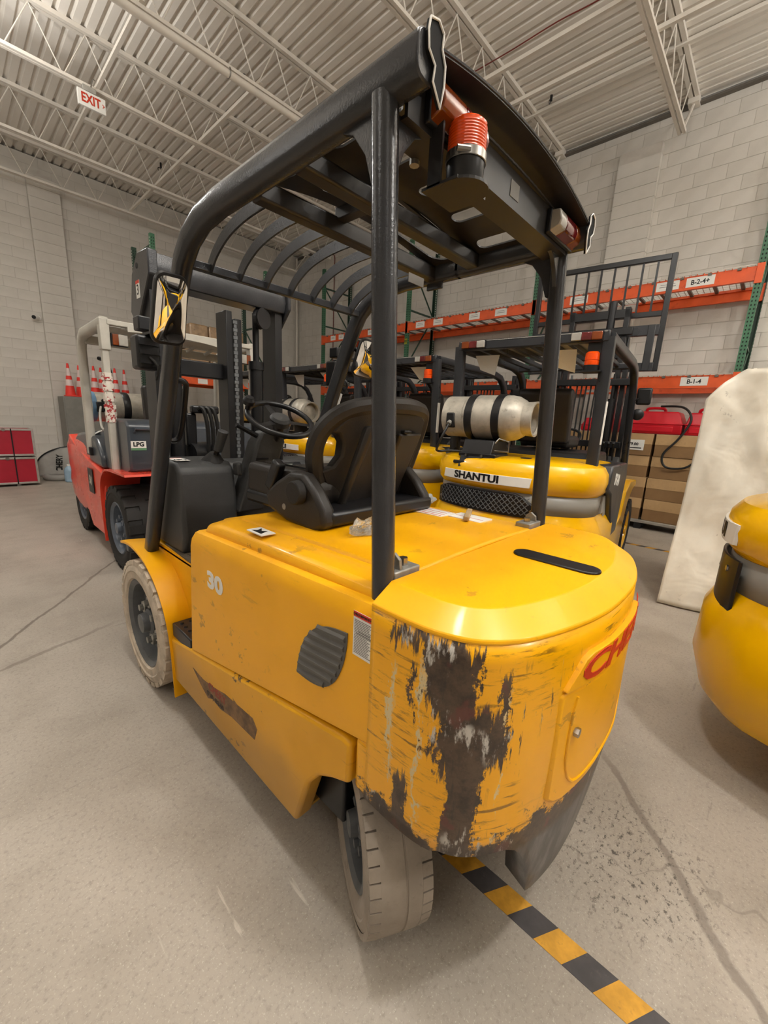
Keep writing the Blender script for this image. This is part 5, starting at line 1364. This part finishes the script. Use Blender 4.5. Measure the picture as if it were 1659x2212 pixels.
Rr.part('roof_sheet', MB().box(1.06, 2.38, 4.45, 5.05, 2.20, 2.206), 'pale_grey', smooth=False)
Rr.part('roof_visor', MB().sweep(bez([(1.2, 4.26, 2.17), (1.5, 4.22, 2.185), (1.9, 4.22, 2.17), (2.1, 4.24, 2.13), (2.2, 4.28, 2.06)], 4), (0, 0, 1), [(-.022, -.008), (.022, -.008), (.022, .008), (-.022, .008)]), 'pale_grey')
# slate hood and side box
Rr.part('hood', MB().prism([(6.0, 1.12), (5.8, 1.20), (5.35, 1.24), (5.0, 1.18), (4.82, 1.02), (4.80, .90), (5.4, .90), (6.0, 1.05)], 0, 1.03, 2.41), 'slate', bevel=.05, seg=4)
sbx = Rr.part('side_box', MB().prism([(4.80, .90), (4.80, 1.30), (4.66, 1.40), (4.10, 1.40), (4.02, 1.36), (4.02, .96), (4.2, .90)], 0, 1.065, 2.375), 'slate', bevel=.02)
fl = Rr.part('fuel_label', MB().box(1.083, 1.203, 4.017, 4.0195, 1.145, 1.225), 'white', smooth=False, label='white LPG label with green foot')
Rr.part('lettering', text_mb('LPG', .05, frame((1.143, 4.0165, 1.195), (1, 0, 0), (0, 0, 1)), .0004, .0022, squeeze=1.0), 'ink', parent=fl, smooth=False)
Rr.part('label_edge', MB().box(1.083, 1.203, 4.0164, 4.0172, 1.145, 1.165), 'grey_green', parent=fl, smooth=False)
Rr.part('box_handle', MB().tube([(1.12, 4.015, 1.30), (1.12, 4.0, 1.33), (1.30, 4.0, 1.33)], .012, 8), 'slate')
hl = Rr.part('hood_label', MB().obox((1.10, 5.28, 1.225), (.10, .20, .006), rotm(-.1, -0.5, 0)), 'white', smooth=False, label='white warning label on the slate hood')
Rr.part('capacity_plate', MB().box(.993, 1.0, 5.10, 5.30, .60, .86), 'black', bevel=.01)
Rr.part('lettering', text_mb('50', .13, frame((.9925, 5.20, .73), (0, -1, -.2), (0, 0, 1)), .0005, .004, squeeze=.8), 'pale_grey', smooth=False)
tk = Rr.part('gas_tank', MB().lathe([(.16, -.48), (.175, -.47), (.175, -.25), (.185, -.24), (.185, .25), (.165, .32), (.10, .36), (0, .37)], (1.72, 6.1, 1.50), (1, 0, 0), 32), 'tank')
Rr.part('collar_opening', MB().box(1.27, 1.36, 5.915, 5.95, 1.44, 1.56), 'ink', parent=tk, bevel=.012)
Rr.part('blue_end', MB().lathe([(.15, -.481), (.178, -.484), (.178, -.44), (.17, -.43)], (1.72, 6.1, 1.50), (1, 0, 0), 32, caps=False), paint('blue_end_paint', lin(96, 130, 160), .5), parent=tk)
for x in (-.12, .20): Rr.part('tank_strap', MB().lathe([(.187, -.04), (.194, -.03), (.194, .03), (.187, .04)], (1.72 + x, 6.1, 1.50), (1, 0, 0), 32, caps=False), 'black', parent=tk)
Rr.part('tank_cradle', MB().box(1.5, 1.95, 5.9, 6.3, 1.12, 1.36).box(1.96, 2.03, 5.86, 5.94, 1.2, 1.78), 'black', bevel=.01)
Rr.part('gas_hose', MB().tube(bez([(1.31, 5.91, 1.5), (1.25, 5.7, 1.42), (1.2, 5.45, 1.28), (1.22, 5.3, 1.24)], 5), .012, 8), 'pale_grey')
Rr.part('seat_back', MB().prism([(5.05, 1.3), (4.9, 1.3), (4.98, 1.75), (5.1, 1.75)], 0, 1.5, 1.95), 'seat', bevel=.04)
Rr.part('grab_bar', MB().tube(bez([(1.16, 5.12, 1.98), (1.19, 5.05, 1.95), (1.22, 5.0, 1.82), (1.20, 5.02, 1.62), (1.16, 5.12, 1.56)], 5), .02, 8), 'black')
wr = MB()
for k in range(14):
    z = 1.37 + k * .03
    q = .040 + .010 * mnoise.noise(Vector((k * .7, 1, 2)))
    wr.rings([[(1.03 + q * math.cos(a) * (1 + .15 * math.sin(5 * a + k)), 4.33 + q * math.sin(a), z + dz) for a in [2 * math.pi * i / 12 for i in range(12)]] for dz in (0, .033)])
g = G('printed_wrap'); n_ = g.noise(26, 3); g.out(g.mix(g.step(n_, .53, .6), lin(222, 214, 204), lin(168, 48, 52)), .35)
Rr.part('post_wrapping', wr, g.m, label='white and red plastic wrapping round the post')
both(lambda f: wheel(Rr, (f(1.13), 4.30, .40), ((-1 if f(1.13) < 1.7 else 1), 0, 0), .40, .30, 'rubber', 'rim_blue', 20, 6, .235))
both(lambda f: wheel(Rr, (f(1.15), 6.05, .33), ((-1 if f(1.15) < 1.7 else 1), 0, 0), .33, .22, 'rubber', 'rim_blue', 18, 6, .19))
Rr.part('chassis', MB().box(1.36, 2.08, 4.05, 6.3, .25, .88), 'black', bevel=.01)
# ============================================================ pallet racks
def post_holes(t, parent, axis, face, u, z0, z1):
    m = MB(); z = z0 + .05
    while z < z1 - .03:
        for d in (-.018, .018):
            if axis == 0: m.box(face - .0012, face + .002, u + d - .007, u + d + .007, z - .011, z + .011)
            else: m.box(u + d - .007, u + d + .007, face - .0012, face + .002, z - .011, z + .011)
        z += .05
    t.part('punched_holes', m, 'hole', parent=parent, smooth=False, stuff=True)

def rack_along_y(t, xf, xb, ys, ztop, levels, labels):
    for i, y in enumerate(ys):
        for x, f in ((xf, 1), (xb, -1)):
            p = t.part('upright_post', MB().prism([(x - .038 * f, y - .04), (x + .035 * f, y - .04), (x + .035 * f, y - .03), (x - .028 * f, y - .03), (x - .028 * f, y + .03), (x + .035 * f, y + .03), (x + .035 * f, y + .04), (x - .038 * f, y + .04)], 2, 0, ztop), 'green_post' if f > 0 else 'dark_green', smooth=False)
            post_holes(t, p, 0, x - .038 * f if f > 0 else x + .035 * f * -1 - .07, y, .4 if f > 0 else 2, ztop) if f > 0 else None
            m = MB(); z = 1.0
            while z < ztop - .03:
                for d in (-.01,): m.box(x + d - .006, x + d + .012, y - .0412, y - .038, z - .010, z + .010)
                z += .05
            t.part('punched_holes', m, 'hole' if f > 0 else 'white', parent=p, smooth=False, stuff=True)
            t.part('base_plate', MB().box(x - .06, x + .06, y - .06, y + .06, 0, .008), 'green_post', parent=p, smooth=False)
        zz = [.25, 1.35, 2.05, 2.75, 3.95, 4.9]
        for k, z in enumerate(zz):
            if z < ztop: t.part('frame_brace', MB().box(xf + .03, xb - .03, y - .018, y + .018, z - .016, z + .016), 'dark_green', smooth=False)
        for (za, zb) in ((.25, 1.35), (2.05, 1.35), (2.05, 2.75), (2.75, 3.95), (4.9, 3.95)):
            if max(za, zb) < ztop: t.part('frame_brace', MB().cyl((xf + .03, y, za), (xb - .03, y, zb), .018, n=6), 'dark_green')
    mesh_deck = None
    for lv, (z0, z1) in enumerate(levels):
        for i in range(len(ys) - 1):
            ya, yb = ys[i] + .04, ys[i + 1] - .04
            for x, f in ((xf - .012, 1), (xb + .012, -1)):
                b = t.part('shelf_beam', MB().prism([(x - .025, z0), (x + .025, z0), (x + .025, z1 - .035), (x + .012 * f, z1 - .035), (x + .012 * f, z1), (x - .025 * f, z1)][:: 1], 1, ya, yb), 'orange_beam', smooth=False)
                for y, s in ((ya, 1), (yb, -1)):
                    t.part('beam_connector', MB().box(x - .034, x + .034, y - .075 if s > 0 else y - .004, y + .004 if s > 0 else y + .075, z0 - .04, z1 + .03), 'orange_beam', parent=b, bevel=.004)
                m = MB(); y = ya + .1
                while y < yb:
                    if f > 0: m.box(x - .036, x - .02, y - .004, y + .004, z1 - .012, z1 + .012)
                    y += .075
                if f > 0: t.part('deck_hooks', m, 'orange_beam', parent=b, smooth=False, stuff=True)
            n = 3; w = (yb - ya) / n
            for k in range(n):
                yc = ya + w * (k + .5)
                d = None
                if mesh_deck is None:
                    m = MB()
                    for q in range(13): m.box(-.54, .54, -w / 2 + .02 + q * (w - .04) / 12 - .0028, -w / 2 + .02 + q * (w - .04) / 12 + .0028, -.003, .003)
                    for q in range(11): m.box(-.54 + q * .108 - .0028, -.54 + q * .108 + .0028, -w / 2 + .01, w / 2 - .01, .003, .009)
                    d = t.part('wire_deck', MB(), 'wire') if False else None
                    mesh_deck = m.mesh('wire_deck', 'wire', False)
                    mc = MB().box(-.52, .52, -.022, .022, -.03, -.004).mesh('deck_channel', 'channel', False)
                o = bpy.data.objects.new('wire_deck', mesh_deck); COL.objects.link(o); o.parent = t.o; o['kind'] = 'stuff'
                o.location = Vector(((xf + xb) / 2, yc, z1 + .004)) - t.org
                for dy in (-w * .32, 0, w * .32):
                    c = bpy.data.objects.new('deck_channel', mc); COL.objects.link(c); c.parent = o; c.location = (0, dy, 0)
    for (y, z, txt, w) in labels:
        l = t.part('shelf_label', MB().box(xf - .0395, xf - .037, y - w / 2, y + w / 2, z - .06, z + .06), 'white', smooth=False)
        if txt: t.part('lettering', text_mb(txt, .085, frame((xf - .0402, y, z - .005), (0, -1, 0), (0, 0, 1)), .0004, .002, squeeze=.9), 'ink', parent=l, smooth=False)
        else:
            t.part('print', MB().box(xf - .0402, xf - .0394, y - w / 2 + .04, y + w / 2 - .04, z - .012, z - .004).box(xf - .0402, xf - .0394, y - w / 2 + .05, y + w / 2 - .05, z + .018, z + .024), 'ink_grey', parent=l, smooth=False, stuff=True)

RK = T('pallet_rack', 'long pallet rack with green uprights and orange beams along the white right wall', 'rack', (7.95, 5.0, 0))
XF, XB = 7.47, 8.40
YS = [.52, 3.51, 6.47, 9.51]
labs = [(9.05, 3.59, '', .2), (8.72, 3.59, '', .2), (7.62, 3.59, '', .2), (6.95, 3.59, '', .2), (6.08, 3.59, '', .24), (5.60, 3.59, '', .24), (4.72, 3.59, '', .24), (4.15, 3.59, '', .24), (2.75, 3.59, '', .28), (1.52, 3.59, '', .28), (1.14, 3.59, 'B-2-4+', .32),
        (6.95, 2.26, '', .22), (3.95, 2.26, '', .24), (.98, 2.26, 'B-1-4', .32), (8.0, 2.26, '', .2)]
rack_along_y(RK, XF, XB, YS, 5.35, [(2.17, 2.34), (3.50, 3.67)], labs)
RK.part('bay_sign', MB().box(XF - .042, XF - .038, 6.43, 6.51, 3.22, 3.34), paint('yellow_green_sign', lin(150, 150, 40), .5), smooth=False, label='olive bay sign with B2')
RK.part('lettering', text_mb('B2', .07, frame((XF - .0425, 6.47, 3.28), (0, -1, 0), (0, 0, 1)), .0004, .002), 'ink', smooth=False)

RK2 = T('pallet_rack', 'short pallet rack with green uprights behind the red forklift, carrying a wrapped pallet load', 'rack', (4.2, 9.4, 0))
for x in (3.03, 5.36):
    for y, fr in ((8.92, 1), (9.95, 0)):
        p = RK2.part('upright_post', MB().box(x - .04, x + .04, y - .038, y + .035, 0, 4.62), 'green_post' if fr else 'dark_green', smooth=False)
        post_holes(RK2, p, 1, y - .038, x, 1.0, 4.6)
        m = MB(); z = .8
        while z < 4.58:
            m.box(x - .0415, x - .039, y - .012, y + .006, z - .011, z + .011); z += .05
        RK2.part('punched_holes', m, 'white', parent=p, smooth=False, stuff=True)
    for z in (.3, 1.4, 2.5, 3.5, 4.45): RK2.part('frame_brace', MB().box(x - .016, x + .016, 8.95, 9.92, z - .018, z + .018), 'dark_green', smooth=False)
    RK2.part('frame_brace', MB().cyl((x, 8.95, 2.5), (x, 9.92, 3.5), .018, n=6), 'dark_green')
for y in (8.90, 9.96):
    RK2.part('shelf_beam', MB().box(3.07, 5.32, y - .025, y + .025, 2.05, 2.19), 'orange_beam', bevel=.004)
RK2.part('shelf_label', MB().box(3.72, 3.92, 8.872, 8.875, 2.07, 2.17), 'white', smooth=False)
for k in range(6): RK2.part('deck_channel', MB().box(3.2 + k * .4, 3.26 + k * .4, 8.92, 9.94, 2.15, 2.185), 'channel', smooth=False)
PL = T('pallet_load', 'brown goods wrapped in shiny film on a pallet on the short rack', 'pallet', (4.2, 9.42, 2.19))
PL.part('pallet_deck', MB().box(3.6, 4.8, 8.86, 9.96, 2.29, 2.32).box(3.6, 4.8, 8.86, 8.95, 2.19, 2.21), 'wood', smooth=False)
for x in (3.65, 4.2, 4.75): PL.part('stringer', MB().box(x - .03, x + .03, 8.86, 9.96, 2.21, 2.29), 'wood', smooth=False)
for i in range(3):
    for k in range(2):
        PL.part('carton', MB().box(3.62 + i * .39, 4.0 + i * .39, 8.90, 9.9, 2.325 + k * .46, 2.775 + k * .46), 'wrap', bevel=.03)
PL.part('strap', MB().box(4.55, 4.565, 8.892, 8.90, 2.2, 3.24), 'black', smooth=False)

# ------------------------------------------------------------ cartons under the rack
def carton(x, y, z, w, d, h, label):
    t = T('cardboard_carton', label, 'box', (x, y, z), group='brown cartons under the rack')
    t.part('tray', MB().box(x - d / 2 + .004, x + d / 2 - .004, y - w / 2 + .004, y + w / 2 - .004, z, z + h * .62), 'card_dark', bevel=.004)
    t.part('lid', MB().box(x - d / 2, x + d / 2, y - w / 2, y + w / 2, z + h * .52, z + h), 'card', bevel=.005)
    return t
skid = T('pallet', 'dark steel pallet under the stacked brown cartons', 'pallet', (7.75, 1.3, 0))
skid.part('pallet_rail', MB().box(7.46, 7.52, .60, 2.78, .10, .145), 'alu', bevel=.004)
skid.part('pallet_rail', MB().box(7.98, 8.04, .60, 2.78, .10, .145), 'alu', bevel=.004)
for y in (.68, 1.35, 2.7): skid.part('pallet_foot', MB().box(7.48, 8.02, y - .05, y + .05, 0, .10), 'black', smooth=False)
colw = [(.98, .69), (1.70, .69), (2.42, .69)]
rows = ['bottom', 'second', 'third', 'top']
coln = ['beside the tarp', 'in the middle column', 'behind the forklift mast']
for r in range(4):
    for c, (yc, w) in enumerate(colw):
        t = carton(7.78 + .01 * ((r * 7 + c * 3) % 3), yc + .006 * ((r * 5 + c) % 3 - 1), .147 + r * .338, w, .56, .335, 'brown cardboard carton %s, %s row of the stack' % (coln[c], rows[r]))
        if r == 3 and c == 1:
            l = t.part('carton_label', MB().box(7.497, 7.5, 1.46, 1.80, 1.24, 1.40), 'white', smooth=False, label='white printed carton label')
            t.part('lettering', text_mb('$ 79.00', .06, frame((7.4955, 1.63, 1.33), (0, -1, 0), (0, 0, 1)), .0003, .002), 'ink', parent=l, smooth=False)
            t.part('print', MB().box(7.4955, 7.4965, 1.49, 1.77, 1.265, 1.28), 'ink', parent=l, smooth=False)
def red_tank(y0, y1, z, h, label):
    t = T('red_case', label, 'case', (7.78, (y0 + y1) / 2, z), group='red plastic cases on the cartons')
    ym = (y0 + y1) / 2; w = (y1 - y0)
    t.part('shell', MB().rings([[(7.78 + a * .26 * k, ym + b * w / 2 * k2, z + zz) for a, b in ((-1, -1), (1, -1), (1, 1), (-1, 1))] for k, k2, zz in ((.92, .96, 0), (1, 1, .03), (1, 1, h * .42), (.97, .98, h * .45), (.95, .97, h * .52), (.80, .82, h * .97), (.74, .76, h))]), 'red_plastic', bevel=.022, seg=3)
    t.part('seam_flange', MB().box(7.51, 8.05, y0 - .01, y1 + .01, z + h * .43, z + h * .49), 'red_plastic', bevel=.008)
    t.part('side_recess', MB().box(7.512, 7.53, y0 + w * .14, y1 - w * .14, z + h * .10, z + h * .34), 'red_plastic', bevel=.01)
    t.part('carry_handle', MB().tube(bez([(7.72, ym - w * .16, z + h * .98), (7.70, ym - w * .12, z + h * 1.14), (7.70, ym + w * .12, z + h * 1.14), (7.72, ym + w * .16, z + h * .98)], 5), .022, 8), 'red_plastic')
red_tank(1.02, 1.82, 1.50, .34, 'large red plastic case on the top carton beside the white tarp')
red_tank(1.86, 2.45, 1.50, .22, 'small red plastic case partly behind the forklift pillar')
red_tank(.62, .99, 1.50, .33, 'red plastic case half hidden behind the edge of the white tarp')
single('black_hose', MB().tube(bez([(7.62, 1.35, 1.92), (7.55, 1.05, 1.90), (7.46, .92, 1.72), (7.44, 1.02, 1.45), (7.44, 1.18, 1.20), (7.45, 1.12, 1.02), (7.46, .88, 1.03), (7.47, .72, 1.2)], 6), .016, 8), 'hydraulic', 'black hose looping down from the red cases over the cartons', 'hose', (7.62, 1.35, 1.9))

# ------------------------------------------------------------ white tarp over tall equipment
TB = T('covered_equipment', 'tall equipment draped with a creased white vinyl tarp right of the forklift', 'tarp', (4.9, .1, 0))
TB.part('frame_box', MB().box(4.60, 5.75, -.55, .28, 0.05, 1.86), 'grey_board', smooth=False)
NY, NZt = 60, 44
def tarp_front():
    vs = []
    for j in range(NZt + 1):
        v = j / NZt
        for i in range(NY + 1):
            s = i / NY
            y = .50 - s * 1.2
            # left edge drawn in towards the top corner
            ztop = 2.05 - .24 * max(0, 1 - s / .20) ** 1.2
            z = ztop * (1 - v) + .015 * v
            x = 4.50 - .22 * v ** 1.6
            y += -.02 * (1 - v) * max(0, 1 - s / .1)
            q = Vector((y * 2.2, z * .9, 3.3))
            x += .07 * mnoise.noise(q) * (.3 + v) + .045 * mnoise.noise(Vector((y * 5, z * 2.2, 1))) + .012 * mnoise.noise(Vector((y * 14 + z * 5, z * 6, 7)))
            f = abs(math.sin(9 * (y * .7 + (2.0 - z) * .55)))
            x -= .02 * (1 - f) * max(0, 1 - v * 2.2)
            vs.append((x, y, z))
    fs = [(j * (NY + 1) + i, j * (NY + 1) + i + 1, (j + 1) * (NY + 1) + i + 1, (j + 1) * (NY + 1) + i) for j in range(NZt) for i in range(NY)]
    return MB().add(vs, fs)
TB.part('tarp', tarp_front(), 'tarp', solid=.004, angle=180)
vs = []
for i in range(NY + 1):
    s = i / NY; y = .50 - s * 1.2
    for k in range(13):
        u = k / 12
        ztop = 2.05 - .24 * max(0, 1 - s / .20) ** 1.2
        q = Vector((y * 2.2, ztop * .9, 3.3))
        x0 = 4.50 + .07 * mnoise.noise(q) * .3 + .045 * mnoise.noise(Vector((y * 5, ztop * 2.2, 1))) + .012 * mnoise.noise(Vector((y * 14 + ztop * 5, ztop * 6, 7))) - .02 * (1 - abs(math.sin(9 * (y * .7 + (2.0 - ztop) * .55))))
        vs.append((x0 + u * 1.35, y - .02 * max(0, 1 - s / .1), ztop - .03 * u * (1 - u) + .01 * mnoise.noise(Vector((y * 4, u * 4, 2)))))
fs = [(i * 13 + k, i * 13 + k + 1, (i + 1) * 13 + k + 1, (i + 1) * 13 + k) for i in range(NY) for k in range(12)]
TB.part('tarp_top', MB().add(vs, fs), 'tarp', solid=.004, angle=180)

# ------------------------------------------------------------ left background
gb = T('grey_cabinet', 'plain grey metal cabinet carrying traffic cones behind the red forklift', 'cabinet', (2.5, 11.6, 0))
gb.part('cabinet_body', MB().box(1.83, 3.25, 11.3, 11.9, 0, 1.69), 'grey_board', bevel=.008)
for k in range(2): gb.part('cabinet_door', MB().box(1.85 + k * .70, 2.53 + k * .70, 11.285, 11.3, .05, 1.66), 'grey_board', bevel=.006)
places = [(2.00, 11.45, 'leftmost striped traffic cone, left of the red forklift guard post'), (2.24, 11.7, 'striped traffic cone hidden behind the pale guard post'), (2.46, 11.42, 'striped traffic cone right of the pale guard post, in front of the next one'),
          (2.66, 11.72, 'striped traffic cone behind the wrapped post'), (2.88, 11.45, 'striped traffic cone, second from the right'), (3.11, 11.6, 'rightmost striped traffic cone')]
for (x, y, lab) in places:
    t = T('traffic_cone', lab, 'cone', (x, y, 1.69), group='orange and white traffic cones')
    z = 1.69; rad = lambda h: .10 - .082 * h / .70
    t.part('base', MB().box(x - .11, x + .11, y - .11, y + .11, z, z + .03), 'cone_orange', bevel=.01)
    for a, b, mt, nm in ((.03, .23, 'cone_orange', 'cone_body'), (.23, .36, 'cone_white', 'reflective_band'), (.36, .44, 'cone_orange', 'cone_body'), (.44, .60, 'cone_white', 'reflective_band'), (.60, .70, 'cone_orange', 'cone_body')):
        t.part(nm, MB().lathe([(rad(a), z + a - 1.69), (rad(b), z + b - 1.69)], (x, y, 1.69), n=20), mt)
for k, (z0, lab) in enumerate(((.04, 'lower red flight case with aluminium edges at far left'), (.555, 'upper red flight case with aluminium edges at far left'))):
    x0, x1, y0, y1, h = .35, 1.11, 9.95, 10.55, .49
    t = T('flight_case', lab, 'case', ((x0 + x1) / 2, 10.2, z0), group='red flight cases stacked at left')
    t.part('panel', MB().box(x0 + .01, x1 - .01, y0 + .01, y1 - .01, z0 + .01, z0 + h - .01), 'crimson')
    for xx in (x0, x1 - .035):
        for zz in (z0, z0 + h - .035):
            t.part('edge_profile', MB().box(xx, xx + .035, y0, y1, zz, zz + .035), 'alu', bevel=.004)
        for yy in (y0, y1 - .035): t.part('edge_profile', MB().box(xx, xx + .035, yy, yy + .035, z0 + .035, z0 + h - .035), 'alu', bevel=.004)
    for zz in (z0, z0 + h - .035):
        for yy in (y0, y1 - .035): t.part('edge_profile', MB().box(x0 + .035, x1 - .035, yy, yy + .035, zz, zz + .035), 'alu', bevel=.004)
    t.part('strap', MB().box(x0 + .44, x0 + .458, y0 - .004, y0, z0, z0 + h), 'black', smooth=False)
    for xx in (x0 + .18, x0 + .35): t.part('catch', MB().cyl((xx, y0 - .01, z0 + h - .02), (xx, y0, z0 + h - .02), .028, n=12), 'steel')
    if k == 0:
        for xx in (x0 + .08, x1 - .3): t.part('foot', MB().cyl((xx, 10.0, 0), (xx, 10.0, z0), .03, n=10), 'zinc')
        for xx in (x0 + .08, x1 - .1): t.part('foot', MB().cyl((xx, 10.45, 0), (xx, 10.45, z0), .03, n=10), 'zinc')
# folded feather banner with a ring base
bn = T('feather_banner', 'grey feather banner with black CHERY lettering slumped against the wall at left', 'banner', (1.5, 10.75, 0))
vs = []; nb = 16
edge = bez([(1.16, 10.9, .22), (1.25, 10.85, .42), (1.42, 10.80, .56), (1.65, 10.78, .64), (1.95, 10.76, .68)], 4)
for p in edge:
    for k in range(9):
        u = k / 8
        vs.append((p.x + .02 * math.sin(u * 6 + p.x * 5), p.y - .22 * u * (1 - .2 * u) + .04 * mnoise.noise(Vector((p.x * 6, u * 3, 1))), p.z * (1 - u) + .06 * u))
fs = [(i * 9 + k, i * 9 + k + 1, (i + 1) * 9 + k + 1, (i + 1) * 9 + k) for i in range(len(edge) - 1) for k in range(8)]
bn.part('cloth', MB().add(vs, fs), 'banner', solid=.003, angle=180)
bn.part('edge_rod', MB().tube(edge, .014, 8), 'black')
bn.part('lettering', text_mb('CHERY', .145, frame((1.53, 10.60, .33), (0.05, -.25, .97), (-1, 0, .05)), .0006, .005, squeeze=.8), 'ink', smooth=False)
bn.part('weight_ring', MB().torus((1.5, 10.55, .06), (0, 0, 1), .22, .06, 32, 12), 'banner')
# water jug on the floor by the banner
wj = T('water_bottle', 'clear blue water bottle standing beside the grey banner', 'bottle', (1.60, 10.12, 0))
wj.part('bottle_body', MB().lathe([(.07, .28), (.09, .30), (.09, .5), (.07, .56), (.03, .60)], (1.60, 10.12, -.28), n=20), paint('blue_clear_plastic', lin(150, 176, 196), .15))
wj.part('cap', MB().cyl((1.60, 10.12, .32), (1.60, 10.12, .35), .032, n=14), 'white')

# ------------------------------------------------------------ hazard tape on the floor
MT['tape_y'] = paint('scuffed_yellow_tape', lin(206, 152, 52), .5, .18, 14, dirt=lin(150, 112, 56))
MT['tape_k'] = paint('scuffed_black_tape', lin(72, 69, 70), .5, .15, 14, dirt=lin(98, 92, 88))
tp = T('floor_tape', 'yellow and black hazard tape running out from under the worn forklift', 'tape', (1.062, .2, 0))
y = -.34; k = 1
while y < 1.5:
    L = .084; sk = .045
    q = [(1.020, y), (1.102, y - sk), (1.102, y + L - sk), (1.020, y + L)]
    tp.part('stripe', MB().prism(q, 2, .0004, .0016), 'tape_y' if k % 2 else 'tape_k', smooth=False)
    y += L; k += 1
tp2 = T('floor_tape', 'short yellow and black hazard tape on the floor in front of the cartons', 'tape', (6.3, 1.0, 0))
y = .2; k = 0
while y < 1.9:
    tp2.part('stripe', MB().prism([(6.28, y), (6.36, y - .05), (6.36, y + .05), (6.28, y + .1)], 2, .0004, .0016), 'tape_y' if k % 2 else 'tape_k', smooth=False)
    y += .1; k += 1
